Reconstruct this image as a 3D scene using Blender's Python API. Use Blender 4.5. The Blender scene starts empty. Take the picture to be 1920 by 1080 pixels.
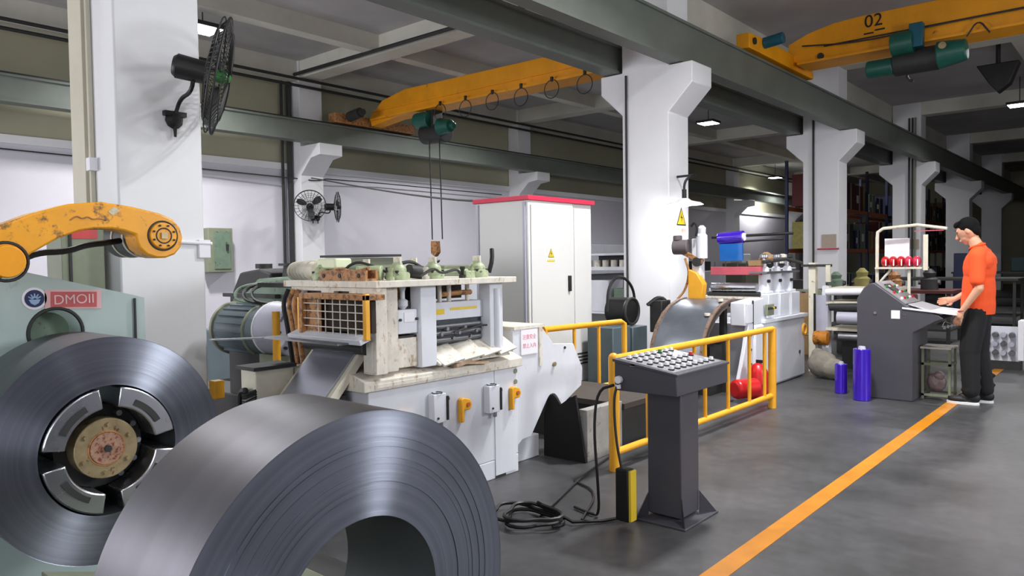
import bpy, bmesh, math, random
from mathutils import Vector, Matrix
random.seed(7)
sc = bpy.context.scene
COL = sc.collection
R = math.radians
PI = math.pi

# ---------------------------------------------------------------- camera
ya, pi_, ro = 0.7132, -0.0338, -0.0138
Rv = Vector((math.cos(ya), math.sin(ya), 0))
Fh = Vector((-math.sin(ya), math.cos(ya), 0)); Zv = Vector((0, 0, 1))
Fv = Fh * math.cos(pi_) + Zv * math.sin(pi_)
Uv = -Fh * math.sin(pi_) + Zv * math.cos(pi_)
c_, s_ = math.cos(ro), math.sin(ro)
R2 = Rv * c_ + Uv * s_; U2 = -Rv * s_ + Uv * c_
cam = bpy.data.cameras.new('camera'); cam.sensor_width = 36; cam.lens = 36 * 1400 / 1920
cam.clip_start = 0.05; cam.clip_end = 300
co = bpy.data.objects.new('camera', cam); COL.objects.link(co)
M = Matrix((R2, U2, -Fv)).transposed().to_4x4(); M.translation = (0, 0, 1.38)
co.matrix_world = M
sc.camera = co

# ---------------------------------------------------------------- world, lights, exposure
w = bpy.data.worlds.new('world'); sc.world = w; w.use_nodes = True
w.node_tree.nodes['Background'].inputs[0].default_value = (0.80, 0.88, 1.0, 1)
w.node_tree.nodes['Background'].inputs[1].default_value = 0.35
sc.view_settings.view_transform = 'Standard'; sc.view_settings.look = 'None'
sc.view_settings.exposure = 0.28; sc.view_settings.gamma = 1.0
sc.view_settings.use_curve_mapping = False

def area(name, loc, size, power, target, color=(1, 1, 1), sy=None, spread=180):
    l = bpy.data.lights.new(name, 'AREA'); l.energy = power; l.size = size; l.color = color
    if sy: l.shape = 'RECTANGLE'; l.size_y = sy
    l.spread = R(spread)
    o = bpy.data.objects.new(name, l); COL.objects.link(o); o.location = loc
    o.rotation_euler = (Vector(target) - Vector(loc)).to_track_quat('-Z', 'Y').to_euler()
    return o
# daylight from an inferred rear door; unseen aisle openings added for light and coil highlights
area('daylight_door', (1.2, -4.3, 2.3), 4.4, 150, (-4.4, 9, 2.2), (0.95, 0.97, 1.0), 3.2)
area('unseen_daylight', (3.25, 6.3, 2.8), 1.5, 185, (-4.8, 3.4, 1.6), (0.95, 0.98, 1.0), 1.4)
area('unseen_daylight', (3.25, 12.5, 2.6), 1.8, 60, (-4.8, 13.0, 0.5), (0.97, 0.98, 1.0), 1.6)
area('unseen_daylight', (-9.5, -4.3, 2.0), 4.0, 330, (-11.5, 9, 2.4), (0.97, 0.96, 1.0), 2.2)

# ---------------------------------------------------------------- materials
MATS = {}
def lin(c):
    return tuple(((v / 255) / 12.92 if v / 255 <= 0.04045 else ((v / 255 + 0.055) / 1.055) ** 2.4) for v in c)
def mat(name, rgb, rough=0.6, metal=0.0, wear=0.12, scale=6.0, bump=0.0, rgb2=None, amt=0.5, spec=0.5, emit=0, aniso=0, coat=0, stretch=(1, 1, 1), alpha=1):
    """procedural painted / metal surface: two-tone noise, roughness variation, light bump"""
    if name in MATS: return MATS[name]
    m = bpy.data.materials.new(name); m.use_nodes = True
    nt = m.node_tree; b = nt.nodes['Principled BSDF']; L = nt.links.new
    base = lin(rgb)
    tc = nt.nodes.new('ShaderNodeTexCoord'); mp = nt.nodes.new('ShaderNodeMapping')
    mp.inputs['Scale'].default_value = stretch
    L(tc.outputs['Object'], mp.inputs[0])
    n = nt.nodes.new('ShaderNodeTexNoise'); n.inputs['Scale'].default_value = scale; n.inputs['Detail'].default_value = 6
    n.inputs['Roughness'].default_value = 0.65
    L(mp.outputs[0], n.inputs[0])
    mr = nt.nodes.new('ShaderNodeMapRange'); mr.inputs[1].default_value = 0.3; mr.inputs[2].default_value = 0.7
    mr.inputs[3].default_value = 1 - wear; mr.inputs[4].default_value = 1 + wear
    L(n.outputs[0], mr.inputs[0])
    mx = nt.nodes.new('ShaderNodeVectorMath'); mx.operation = 'SCALE'
    L(mr.outputs[0], mx.inputs['Scale'])
    if rgb2:
        n2 = nt.nodes.new('ShaderNodeTexNoise'); n2.inputs['Scale'].default_value = scale * 1.7; n2.inputs['Detail'].default_value = 8
        n2.inputs['Roughness'].default_value = 0.7
        L(mp.outputs[0], n2.inputs[0])
        cr = nt.nodes.new('ShaderNodeMapRange'); t = 0.68 - 0.3 * amt
        cr.inputs[1].default_value = t; cr.inputs[2].default_value = t + 0.08
        L(n2.outputs[0], cr.inputs[0])
        mc = nt.nodes.new('ShaderNodeMix'); mc.data_type = 'RGBA'
        mc.inputs[6].default_value = (*base, 1); mc.inputs[7].default_value = (*lin(rgb2), 1)
        L(cr.outputs[0], mc.inputs[0]); L(mc.outputs[2], mx.inputs[0])
    else:
        mx.inputs[0].default_value = base
    L(mx.outputs[0], b.inputs['Base Color'])
    r2 = nt.nodes.new('ShaderNodeMapRange'); r2.inputs[3].default_value = max(0.03, rough - 0.08); r2.inputs[4].default_value = min(1, rough + 0.08)
    L(n.outputs[0], r2.inputs[0]); L(r2.outputs[0], b.inputs['Roughness'])
    b.inputs['Metallic'].default_value = metal
    b.inputs['Specular IOR Level'].default_value = spec
    b.inputs['Coat Weight'].default_value = coat
    if alpha < 1: b.inputs['Alpha'].default_value = alpha
    if aniso:
        b.inputs['Anisotropic'].default_value = aniso
        tg = nt.nodes.new('ShaderNodeTangent'); tg.direction_type = 'RADIAL'; tg.axis = 'X'
        L(tg.outputs[0], b.inputs['Tangent'])
    if bump:
        bp = nt.nodes.new('ShaderNodeBump'); bp.inputs['Strength'].default_value = bump; bp.inputs['Distance'].default_value = 0.02
        L(n.outputs[0], bp.inputs['Height']); L(bp.outputs[0], b.inputs['Normal'])
    if emit:
        b.inputs['Emission Color'].default_value = (*base, 1); b.inputs['Emission Strength'].default_value = emit
    MATS[name] = m
    return m

WHITE = mat('white_column_paint', (230, 230, 233), 0.6, wear=0.03, scale=2.0)
WALL = mat('white_wall_paint', (206, 203, 212), 0.8, wear=0.05, scale=0.8)
WALLU = mat('olive_wall_paint', (168, 165, 142), 0.85, wear=0.08, scale=0.7)
CEIL = mat('ceiling_concrete', (186, 183, 182), 0.9, wear=0.12, scale=0.8)
BEAMC = mat('concrete_beam', (214, 212, 200), 0.85, wear=0.1, scale=1.2)
STEELG = mat('dark_green_grey_steel', (104, 110, 103), 0.45, wear=0.12, scale=2.0, spec=0.4)
YEL = mat('crane_yellow', (238, 158, 10), 0.5, wear=0.12, scale=2.0, rgb2=(120, 70, 20), amt=0.12)
FYEL = mat('safety_yellow', (236, 168, 38), 0.4, wear=0.08, scale=8, rgb2=(150, 96, 40), amt=0.1)
ARMY = mat('worn_arm_yellow', (240, 165, 35), 0.4, wear=0.1, scale=7, rgb2=(120, 88, 50), amt=0.42)
MGREY = mat('pale_machine_grey', (216, 218, 226), 0.5, wear=0.06, scale=5, rgb2=(170, 150, 128), amt=0.12, stretch=(1, 1, .4))
MDIRT = mat('dirty_cream_steel', (218, 212, 200), 0.55, wear=0.14, scale=16, rgb2=(182, 158, 132), amt=0.40, stretch=(1, 1, .6))
RUST = mat('rusty_orange_steel', (176, 124, 74), 0.6, wear=0.25, scale=14, rgb2=(110, 74, 50), amt=0.6)
CREAM = mat('cream_metal', (214, 208, 190), 0.5, wear=0.08, scale=8, rgb2=(150, 130, 96), amt=0.2)
HOUS = mat('pale_green_grey_paint', (172, 190, 186), 0.45, wear=0.05, scale=2.5, rgb2=(140, 150, 140), amt=0.1)
GRN = mat('dull_green_paint', (108, 128, 110), 0.5, wear=0.15, scale=8, rgb2=(60, 62, 50), amt=0.35)
LGRN = mat('pale_green_casting', (168, 180, 142), 0.45, wear=0.2, scale=20, rgb2=(92, 88, 58), amt=0.4)
DGRN = mat('hoist_green', (20, 88, 74), 0.4, wear=0.2, scale=6)
DARK = mat('dark_grime_steel', (44, 44, 44), 0.6, wear=0.25, scale=10)
BLACK = mat('black_rubber', (20, 20, 21), 0.5, wear=0.15, scale=8)
MATTE = mat('matte_black_sheet', (14, 12, 12), 0.9, wear=0.1, scale=4)
CHAR = mat('charcoal_powder_coat', (72, 71, 78), 0.45, wear=0.06, scale=6)
STEEL = mat('bright_steel', (190, 192, 198), 0.28, metal=1.0, wear=0.06, scale=4)
DSTEEL = mat('dull_steel', (130, 130, 134), 0.42, metal=0.9, wear=0.15, scale=8)
SHEET = mat('steel_sheet', (190, 192, 206), 0.32, metal=0.8, wear=0.05, scale=3, stretch=(1, 6, 1))
BLUEG = mat('blue_grey_paint', (84, 98, 104), 0.45, wear=0.12, scale=5)
LAV = mat('lavender_grey_paint', (178, 178, 194), 0.45, wear=0.06, scale=5)
RED = mat('red_paint', (196, 26, 30), 0.35, wear=0.1, scale=6)
PINKRED = mat('faded_red_paint', (190, 84, 98), 0.5, wear=0.12, scale=8)
CRIM = mat('crimson_strip', (206, 42, 76), 0.45, wear=0.05)
PURP = mat('purple_film', (58, 22, 176), 0.18, wear=0.08, scale=3, coat=0.6)
BLUE = mat('blue_film', (14, 96, 176), 0.3, wear=0.15, scale=5)
PAPER = mat('white_paper', (236, 234, 240), 0.8, wear=0.02)
CABW = mat('cabinet_white', (212, 212, 210), 0.4, wear=0.02, scale=2)
SIGNY = mat('warning_yellow', (222, 188, 44), 0.5, wear=0.04)
BEIGE = mat('beige_trunking', (196, 190, 172), 0.5, wear=0.05, scale=4)
BROWN = mat('brown_cardboard', (150, 120, 84), 0.85, wear=0.15, scale=5)
OLIVE = mat('olive_grey_steel', (128, 134, 112), 0.5, wear=0.12, scale=5)
ORANGE = mat('rack_orange', (178, 96, 52), 0.5, wear=0.1)
BLUED = mat('dark_blue_plastic', (22, 34, 74), 0.45, wear=0.1)
LAMP = mat('lamp_glow', (250, 252, 255), 0.5, emit=14)
PINKT = mat('pink_ink', (226, 120, 140), 0.8, wear=0.02)
REDT = mat('red_sign_print', (196, 92, 92), 0.6, wear=0.06, scale=20)
NAVY = mat('navy_print', (16, 34, 84), 0.5, wear=0.04)
LBLUE = mat('light_blue_print', (150, 178, 214), 0.5, wear=0.04)
BRASS = mat('tarnished_brass', (168, 150, 116), 0.38, metal=0.6, wear=0.2, scale=16, rgb2=(110, 66, 44), amt=0.35)
GREENP = mat('green_plastic', (50, 130, 60), 0.35, wear=0.1)
BWHITE = mat('button_white', (244, 244, 246), 0.3, wear=0.02)
PANELG = mat('brushed_panel', (168, 166, 172), 0.35, metal=0.4, wear=0.06, scale=10)

def coil_material(name, side):
    """wound strip: fine concentric wraps on the faces (side) or brushed bands round the rim"""
    m = bpy.data.materials.new(name); m.use_nodes = True
    nt = m.node_tree; b = nt.nodes['Principled BSDF']; L = nt.links.new
    tc = nt.nodes.new('ShaderNodeTexCoord')
    sep = nt.nodes.new('ShaderNodeSeparateXYZ'); L(tc.outputs['Object'], sep.inputs[0])
    comb = nt.nodes.new('ShaderNodeCombineXYZ')
    if side:
        L(sep.outputs[1], comb.inputs[0]); L(sep.outputs[2], comb.inputs[1])
        ln = nt.nodes.new('ShaderNodeVectorMath'); ln.operation = 'LENGTH'; L(comb.outputs[0], ln.inputs[0])
        src = ln.outputs['Value']; sc_ = 55
    else:
        src = sep.outputs[0]; sc_ = 12
    n = nt.nodes.new('ShaderNodeTexNoise'); n.noise_dimensions = '1D'; n.inputs['Scale'].default_value = sc_; n.inputs['Detail'].default_value = 8
    L(src, n.inputs['W'])
    mr = nt.nodes.new('ShaderNodeMapRange'); mr.inputs[1].default_value = 0.3; mr.inputs[2].default_value = 0.7
    mr.inputs[3].default_value = 0.88; mr.inputs[4].default_value = 1.06
    L(n.outputs[0], mr.inputs[0])
    mx = nt.nodes.new('ShaderNodeVectorMath'); mx.operation = 'SCALE'; mx.inputs[0].default_value = lin((140, 144, 157) if side else (100, 99, 105))
    L(mr.outputs[0], mx.inputs['Scale']); L(mx.outputs[0], b.inputs['Base Color'])
    b.inputs['Metallic'].default_value = 1.0
    b.inputs['Roughness'].default_value = 0.31 if side else 0.42
    if side: b.inputs['Anisotropic Rotation'].default_value = 0.25
    b.inputs['Anisotropic'].default_value = 0.95 if side else 0.5
    tg = nt.nodes.new('ShaderNodeTangent'); tg.direction_type = 'RADIAL'; tg.axis = 'X'
    L(tg.outputs[0], b.inputs['Tangent'])
    bp = nt.nodes.new('ShaderNodeBump'); bp.inputs['Strength'].default_value = 0.05 if side else 0.02; bp.inputs['Distance'].default_value = 0.004
    L(n.outputs[0], bp.inputs['Height']); L(bp.outputs[0], b.inputs['Normal'])
    return m
COILF = coil_material('coil_face_wraps', True)
COILR = coil_material('coil_rim', False)

def floor_material():
    m = bpy.data.materials.new('sealed_concrete_floor'); m.use_nodes = True
    nt = m.node_tree; b = nt.nodes['Principled BSDF']; L = nt.links.new
    tc = nt.nodes.new('ShaderNodeTexCoord')
    n = nt.nodes.new('ShaderNodeTexNoise'); n.inputs['Scale'].default_value = 0.9; n.inputs['Detail'].default_value = 9; n.inputs['Roughness'].default_value = 0.62
    n2 = nt.nodes.new('ShaderNodeTexNoise'); n2.inputs['Scale'].default_value = 14; n2.inputs['Detail'].default_value = 5
    L(tc.outputs['Object'], n.inputs[0]); L(tc.outputs['Object'], n2.inputs[0])
    cr = nt.nodes.new('ShaderNodeValToRGB')
    cr.color_ramp.elements[0].position = 0.34; cr.color_ramp.elements[0].color = (*lin((50, 51, 52)), 1)
    cr.color_ramp.elements[1].position = 0.68; cr.color_ramp.elements[1].color = (*lin((86, 85, 87)), 1)
    L(n.outputs[0], cr.inputs[0])
    mx = nt.nodes.new('ShaderNodeMix'); mx.data_type = 'RGBA'; mx.blend_type = 'OVERLAY'; mx.inputs[0].default_value = 0.35
    L(cr.outputs[0], mx.inputs[6]); L(n2.outputs[0], mx.inputs[7]); L(mx.outputs[2], b.inputs['Base Color'])
    r = nt.nodes.new('ShaderNodeMapRange'); r.inputs[3].default_value = 0.28; r.inputs[4].default_value = 0.55
    L(n.outputs[0], r.inputs[0]); L(r.outputs[0], b.inputs['Roughness'])
    b.inputs['Specular IOR Level'].default_value = 0.45
    return m
FLOOR = floor_material()

# ---------------------------------------------------------------- mesh helpers
class MB:
    def __init__(s): s.v = []; s.f = []
    def add(s, vs, fs):
        o = len(s.v); s.v += [tuple(v) for v in vs]; s.f += [tuple(i + o for i in f) for f in fs]; return s
    def box(s, x0, x1, y0, y1, z0, z1):
        return s.add([(x0,y0,z0),(x1,y0,z0),(x1,y1,z0),(x0,y1,z0),(x0,y0,z1),(x1,y0,z1),(x1,y1,z1),(x0,y1,z1)],
            [(0,3,2,1),(4,5,6,7),(0,1,5,4),(1,2,6,5),(2,3,7,6),(3,0,4,7)])
    def obox(s, c, size, rot=(0, 0, 0)):
        from mathutils import Euler
        m = Euler(rot).to_matrix(); h = [v / 2 for v in size]; c = Vector(c)
        vs = [c + m @ Vector((sx*h[0], sy*h[1], sz*h[2])) for sz in (-1, 1) for sx, sy in ((-1,-1),(1,-1),(1,1),(-1,1))]
        return s.add(vs, [(0,3,2,1),(4,5,6,7),(0,1,5,4),(1,2,6,5),(2,3,7,6),(3,0,4,7)])
    def cyl(s, p0, p1, r0, r1=None, n=20, cap=True):
        r1 = r0 if r1 is None else r1
        p0 = Vector(p0); p1 = Vector(p1); d = (p1 - p0).normalized()
        a = d.orthogonal().normalized(); b = d.cross(a)
        vs = []
        for p, r in ((p0, r0), (p1, r1)):
            for i in range(n):
                t = 2 * PI * i / n; vs.append(p + (a * math.cos(t) + b * math.sin(t)) * r)
        fs = [(i, (i+1) % n, n + (i+1) % n, n + i) for i in range(n)]
        if cap: fs += [tuple(reversed(range(n))), tuple(range(n, 2*n))]
        return s.add(vs, fs)
    def lathe(s, prof, c, ax=(0, 0, 1), n=24, cap=True):
        """prof: (radius, distance along the axis)"""
        c = Vector(c); d = Vector(ax).normalized(); a = d.orthogonal().normalized(); b = d.cross(a)
        vs = []; k = len(prof)
        for r, h in prof:
            for i in range(n):
                t = 2 * PI * i / n; vs.append(c + d * h + (a * math.cos(t) + b * math.sin(t)) * max(r, 1e-5))
        fs = [(j*n+i, j*n+(i+1) % n, (j+1)*n+(i+1) % n, (j+1)*n+i) for j in range(k-1) for i in range(n)]
        if cap and prof[0][0] > 1e-4 and prof[0] != prof[-1]: fs.append(tuple(reversed(range(n))))
        if cap and prof[-1][0] > 1e-4 and prof[0] != prof[-1]: fs.append(tuple(range((k-1)*n, k*n)))
        return s.add(vs, fs)
    def prism(s, pts, ax, a0, a1):
        """extrude a 2D outline along an axis; pts are the two remaining coordinates in x,y,z order"""
        def P(p, a): return {'x': (a, p[0], p[1]), 'y': (p[0], a, p[1]), 'z': (p[0], p[1], a)}[ax]
        n = len(pts); vs = [P(p, a0) for p in pts] + [P(p, a1) for p in pts]
        return s.add(vs, [tuple(reversed(range(n))), tuple(range(n, 2*n))] + [(i, (i+1) % n, n+(i+1) % n, n+i) for i in range(n)])
    def tube(s, pts, r, n=8, smooth=0, closed=False):
        pts = [Vector(p) for p in pts]
        if smooth:
            for _ in range(smooth):
                q = [pts[0]]
                for a, b in zip(pts, pts[1:]): q += [a.lerp(b, .25), a.lerp(b, .75)]
                pts = q + [pts[-1]]
        vs = []; up = None
        for i, p in enumerate(pts):
            d = (pts[min(i+1, len(pts)-1)] - pts[max(i-1, 0)]).normalized()
            if up is None: a = d.orthogonal().normalized()
            else:
                a = up - d * up.dot(d)
                a = a.normalized() if a.length > 1e-6 else d.orthogonal().normalized()
            up = a; b = d.cross(a)
            for k in range(n):
                t = 2*PI*k/n; vs.append(p + (a*math.cos(t) + b*math.sin(t))*r)
        m = len(pts)
        fs = [(j*n+i, j*n+(i+1) % n, (j+1)*n+(i+1) % n, (j+1)*n+i) for j in range(m-1) for i in range(n)]
        fs += [tuple(reversed(range(n))), tuple(range((m-1)*n, m*n))]
        return s.add(vs, fs)
    def torus(s, c, ax, Rr, r, n=32, k=8):
        c = Vector(c); d = Vector(ax).normalized(); a = d.orthogonal().normalized(); b = d.cross(a); vs = []
        for i in range(n):
            t = 2*PI*i/n; e = a*math.cos(t) + b*math.sin(t)
            for j in range(k):
                q = 2*PI*j/k; vs.append(c + e*(Rr + r*math.cos(q)) + d*(r*math.sin(q)))
        return s.add(vs, [(i*k+j, i*k+(j+1) % k, ((i+1) % n)*k+(j+1) % k, ((i+1) % n)*k+j) for i in range(n) for j in range(k)])
    def ell(s, c, rad, n=16, rot=None):
        c = Vector(c); vs = []; m = n // 2
        for j in range(1, m):
            ph = PI*j/m
            for i in range(n):
                t = 2*PI*i/n; v = Vector((rad[0]*math.sin(ph)*math.cos(t), rad[1]*math.sin(ph)*math.sin(t), rad[2]*math.cos(ph)))
                if rot: v = rot @ v
                vs.append(c + v)
        T = Vector((0, 0, rad[2])); B = Vector((0, 0, -rad[2]))
        if rot: T = rot @ T; B = rot @ B
        vs += [c + T, c + B]; t0 = len(vs) - 2
        fs = [(j*n+i, (j+1)*n+i, (j+1)*n+(i+1) % n, j*n+(i+1) % n) for j in range(m-2) for i in range(n)]
        fs += [(t0, i, (i+1) % n) for i in range(n)] + [(t0+1, (m-2)*n+(i+1) % n, (m-2)*n+i) for i in range(n)]
        return s.add(vs, fs)
    def caps(s, p0, p1, r0, r1, n=14):
        """closed capsule with two radii"""
        p0 = Vector(p0); p1 = Vector(p1); d = p1 - p0; Ln = d.length
        prof = [(r0*math.sin(t), -r0*math.cos(t)) for t in [PI/2*i/4 for i in range(0, 5)]] + [(r1*math.cos(t), Ln + r1*math.sin(t)) for t in [PI/2*i/4 for i in range(0, 5)]]
        return s.lathe(prof, p0, d, n)
    def build(s, name, m, parent=None, bevel=0, sharp=40, loc=None, flat=False):
        me = bpy.data.meshes.new(name)
        off = Vector((0, 0, 0))
        if parent is not None: off = Vector(parent.get('wl', (0, 0, 0)))
        elif loc is not None: off = Vector(loc)
        me.from_pydata([tuple(Vector(v) - off) for v in s.v], [], s.f)
        bm = bmesh.new(); bm.from_mesh(me); bmesh.ops.recalc_face_normals(bm, faces=bm.faces); bm.to_mesh(me); bm.free()
        if not flat:
            me.polygons.foreach_set('use_smooth', [True] * len(me.polygons))
            me.set_sharp_from_angle(angle=R(sharp))
        me.materials.append(m)
        o = bpy.data.objects.new(name, me); COL.objects.link(o)
        if parent is not None: o.parent = parent
        elif loc is not None: o.location = off
        o['wl'] = tuple(off)
        if bevel:
            bv = o.modifiers.new('bevel', 'BEVEL'); bv.width = bevel; bv.segments = 2; bv.limit_method = 'ANGLE'; bv.angle_limit = R(40)
        return o
def tag(o, label, cat=None, group=None, kind=None):
    if label: o['label'] = label
    if cat: o['category'] = cat
    if group: o['group'] = group
    if kind: o['kind'] = kind
    return o
def thing(name, label, cat, loc, group=None, kind=None):
    o = bpy.data.objects.new(name, None); COL.objects.link(o); o.location = loc; o.empty_display_size = .1
    o['wl'] = tuple(loc)
    return tag(o, label, cat, group, kind)
def struct(name, mb, m, label=None, **k):
    o = mb.build(name, m, **k); o['kind'] = 'structure'
    if label: o['label'] = label
    return o
def dup(root, loc, label, rotz=0):
    def cp(o, par):
        c = o.copy(); COL.objects.link(c)
        if par is not None: c.parent = par
        for ch in [x for x in bpy.data.objects if x.parent == o]: cp(ch, c)
        return c
    kids = cp(root, None); kids.location = loc; kids.rotation_euler.z = rotz; kids['label'] = label
    return kids
def text(s, size, loc, rot, m, parent=None, name='lettering', extrude=0.001, label=None):
    cu = bpy.data.curves.new(name, 'FONT'); cu.body = s; cu.size = size; cu.extrude = extrude
    cu.align_x = 'CENTER'; cu.align_y = 'CENTER'; cu.materials.append(m)
    o = bpy.data.objects.new(name, cu); COL.objects.link(o)
    dg = bpy.context.evaluated_depsgraph_get(); dg.update()
    me = bpy.data.meshes.new_from_object(o.evaluated_get(dg)); bpy.data.objects.remove(o)
    o = bpy.data.objects.new(name, me); COL.objects.link(o)
    off = Vector(parent.get('wl', (0, 0, 0))) if parent is not None else Vector()
    o.location = Vector(loc) - off; o.rotation_euler = rot
    if parent is not None: o.parent = parent
    if label: o['label'] = label
    return o

# ================================================================ SETTING
XC, XL, D = -4.8, -5.497, 0.539           # column: aisle face, far face, depth
YS = [-4.90, 1.89, 8.68, 15.47, 22.26, 29.05, 35.84]
XW = -13.45
struct('floor', MB().box(-13.6, 3.5, -4.6, 46, -0.2, 0), FLOOR, 'dark grey sealed concrete factory floor')
struct('ceiling', MB().box(-13.6, 3.5, -4.6, 46, 5.5, 5.7), CEIL, 'grey concrete ceiling slab above the crane bays')
struct('wall_left', MB().box(XW - .15, XW, -4.6, 46, 0, 3.46), WALL, 'white painted lower part of the long side wall')
struct('wall_left', MB().box(XW - .15, XW - .01, -4.6, 46, 3.46, 5.5), WALLU, 'olive painted upper part of the long side wall')
struct('trim_1', MB().box(XW, XW + .05, -4.6, 46, 3.33, 3.46), CEIL if 0 else WHITE, 'white ledge running along the side wall')
struct('wall_far', MB().box(-13.6, 3.5, 44.0, 44.2, 0, 5.5), WALLU, 'olive grey end wall of the hall')
mb = MB().box(3.4, 3.55, -4.6, 46, 0, 1.5).box(3.4, 3.55, -4.6, 46, 3.6, 5.5)
for y0, y1 in ((-4.6, 5.5), (7.1, 11.5), (13.5, 46)): mb.box(3.4, 3.55, y0, y1, 1.5, 3.6)  # openings added here only to match the unseen area lights
struct('wall_right', mb, WALL, 'aisle side wall with openings added for the unseen daylight')
mb = MB().box(-13.6, -12, -4.75, -4.6, 0, 5.5).box(-7, -1.4, -4.75, -4.6, 0, 5.5).box(3.4, 3.5, -4.75, -4.6, 0, 5.5).box(-12, -7, -4.75, -4.6, 3.6, 5.5).box(-1.4, 3.4, -4.75, -4.6, 4.1, 5.5)
struct('wall_rear', mb, WALL, 'rear wall with open loading doors behind the photographer')
# painted aisle line
struct('floor_line', MB().prism([(-1.50, -4.5), (-1.40, -4.5), (-1.40, 43.9), (-1.50, 43.9)], 'z', 0.0, 0.003), mat('line_paint', (194, 122, 12), 0.45, wear=0.14, scale=5, rgb2=(150, 100, 40), amt=0.2), 'yellow painted line along the aisle floor')
# beams
for k, y in enumerate(YS[1:]):
    struct('crossbeam', MB().box(XW, 3.4, y + .04, y + .44, 5.16, 5.5), BEAMC, 'concrete crossbeam over column row %d' % (k + 1))
for x, n in ((-10.75, 'wall side'), (-8.15, 'column side'), (-1.9, 'aisle'), (0.9, 'far aisle')):
    struct('joist', MB().box(x - .13, x + .13, -4.6, 44, 5.20, 5.5), BEAMC, 'long concrete joist under the ceiling, %s' % n)
struct('joist', MB().box(-5.85, -5.52, -4.6, 44, 4.95, 5.5), BEAMC, 'long concrete edge beam above the column row')
struct('joist', MB().box(XW, XW + .3, -4.6, 44, 5.1, 5.5), BEAMC, 'long concrete edge beam on top of the side wall')

def runway(x0, x1, z0, z1, label):
    t = thing('runway_beam', label, 'beam', ((x0 + x1) / 2, 8, z0), 'crane runway beams', 'structure')
    e = (x1 - x0) * .14
    MB().box(x0, x1, -4.6, 44, z0, z0 + .035).build('lower_flange', STEELG, t)
    MB().box(x0 + e, x1 - e, -4.6, 44, z0 + .035, z1 - .035).build('web', STEELG, t)
    MB().box(x0, x1, -4.6, 44, z1 - .035, z1).build('upper_flange', STEELG, t)
    MB().box((x0 + x1) / 2 - .025, (x0 + x1) / 2 + .025, -4.6, 44, z1, z1 + .05).build('rail', DARK, t)
    return t
runway(-4.80, -4.60, 3.91, 4.44, 'dark grey-green crane runway beam on the aisle side of the columns')
runway(-5.79, -5.55, 3.92, 4.30, 'dark runway beam on the inner side of the columns')
runway(-12.74, -12.48, 3.79, 4.19, 'dark runway beam along the side wall')

# columns with corbels
for k, y in enumerate(YS):
    prof = [(XL, 0), (XC, 0), (XC, 3.30), (XC + .34, 3.64), (XC + .34, 3.90), (XC, 3.90), (XC, 5.5), (XL, 5.5), (XL, 3.91), (XL - .34, 3.91), (XL - .34, 3.66), (XL, 3.34)]
    nm = ['behind the photographer', 'nearest, behind the coils', 'with the caged lamp and warning sign, second from the coils', 'third from the coils', 'fourth from the coils', 'fifth from the coils', 'sixth and farthest from the coils'][k]
    struct('column', MB().prism(prof, 'y', y, y + D), WHITE, 'white concrete column with corbels, ' + nm, bevel=.012)
for k, y in enumerate(YS):
    struct('pilaster', MB().box(XW, -13.1, y, y + D, 0, 5.5).prism([(-13.1, 3.2), (-12.75, 3.52), (-12.44, 3.78 - .22), (-12.44, 3.785), (-13.1, 3.785)], 'y', y, y + D), WALL if 0 else WHITE, 'pale pilaster with corbel on the side wall, number %d from the rear' % (k + 1), bevel=.01)
# conduits and cables on the structure
def conduit(pts, r, m, label, name='conduit', sm=0, group=None, cat='conduit'):
    return tag(MB().tube(pts, r, 8, sm).build(name, m, loc=pts[0]), label, cat, group)
conduit([(-13.05, -4, 4.98), (-13.05, 43, 4.98)], .03, DARK, 'dark horizontal pipe along the upper side wall, lower of two')
conduit([(-12.98, -4, 5.10), (-12.98, 43, 5.10)], .03, DARK, 'dark horizontal pipe along the upper side wall, upper of two')
conduit([(-13.1, 8.58, 5.2), (-5.9, 8.58, 5.14)], .035, DARK, 'dark pipe slung along the crossbeam near the left crane')
conduit([(-13.36, 8.60, 5.1), (-13.36, 8.60, 0.5)], .05, DARK, 'dark downpipe beside the pilaster with two fans')
conduit([(-13.38, 8.45, 5.1), (-13.38, 8.45, 0.5)], .03, DARK, 'thin downpipe left of the pilaster with two fans')
conduit([(-11.2, 4.8, 5.5), (-11.2, 4.8, 4.9)], .025, DARK, 'short dark ceiling drop rod at upper left')
conduit([(-5.42, 8.655, 0.6), (-5.42, 8.655, 3.86)], .016, DARK, 'dark cable down the front of the column with the warning sign')
conduit([(-5.28, 15.445, 0.6), (-5.28, 15.445, 4.6)], .02, DARK, 'dark cable down the front of the third column')
for i, x in enumerate((-5.08, -5.00, -4.93)):
    conduit([(x, 22.23, 0.6), (x, 22.23, 5.1)], .022, DARK if i < 2 else OLIVE, ('dark inner', 'dark outer', 'olive')[i] + ' pipe down the front of the fourth column', group='pipes on the fourth column')
tag(MB().box(-5.41, -5.19, 1.85, 1.888, 0.0, 5.2).box(-5.16, -5.13, 1.86, 1.888, 0, 5.2).build('cable_trunking', BEIGE, bevel=.004), 'beige vertical cable trunking on the nearest column', 'trunking')
tag(MB().box(-5.15, -5.09, 1.84, 1.888, 2.0, 2.08).build('junction_box', PAPER), 'small white junction box beside the beige trunking', 'junction box')
conduit([(-4.785, 2.0, 1.555), (-4.785, 2.47, 1.535)], .012, PAPER, 'thin pinkish conduit across the nearest column')
tag(MB().box(-4.86, -4.78, 2.38, 2.46, 1.44, 1.56).build('junction_box', PAPER, bevel=.004), 'small white box on the edge of the nearest column', 'junction box')
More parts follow.
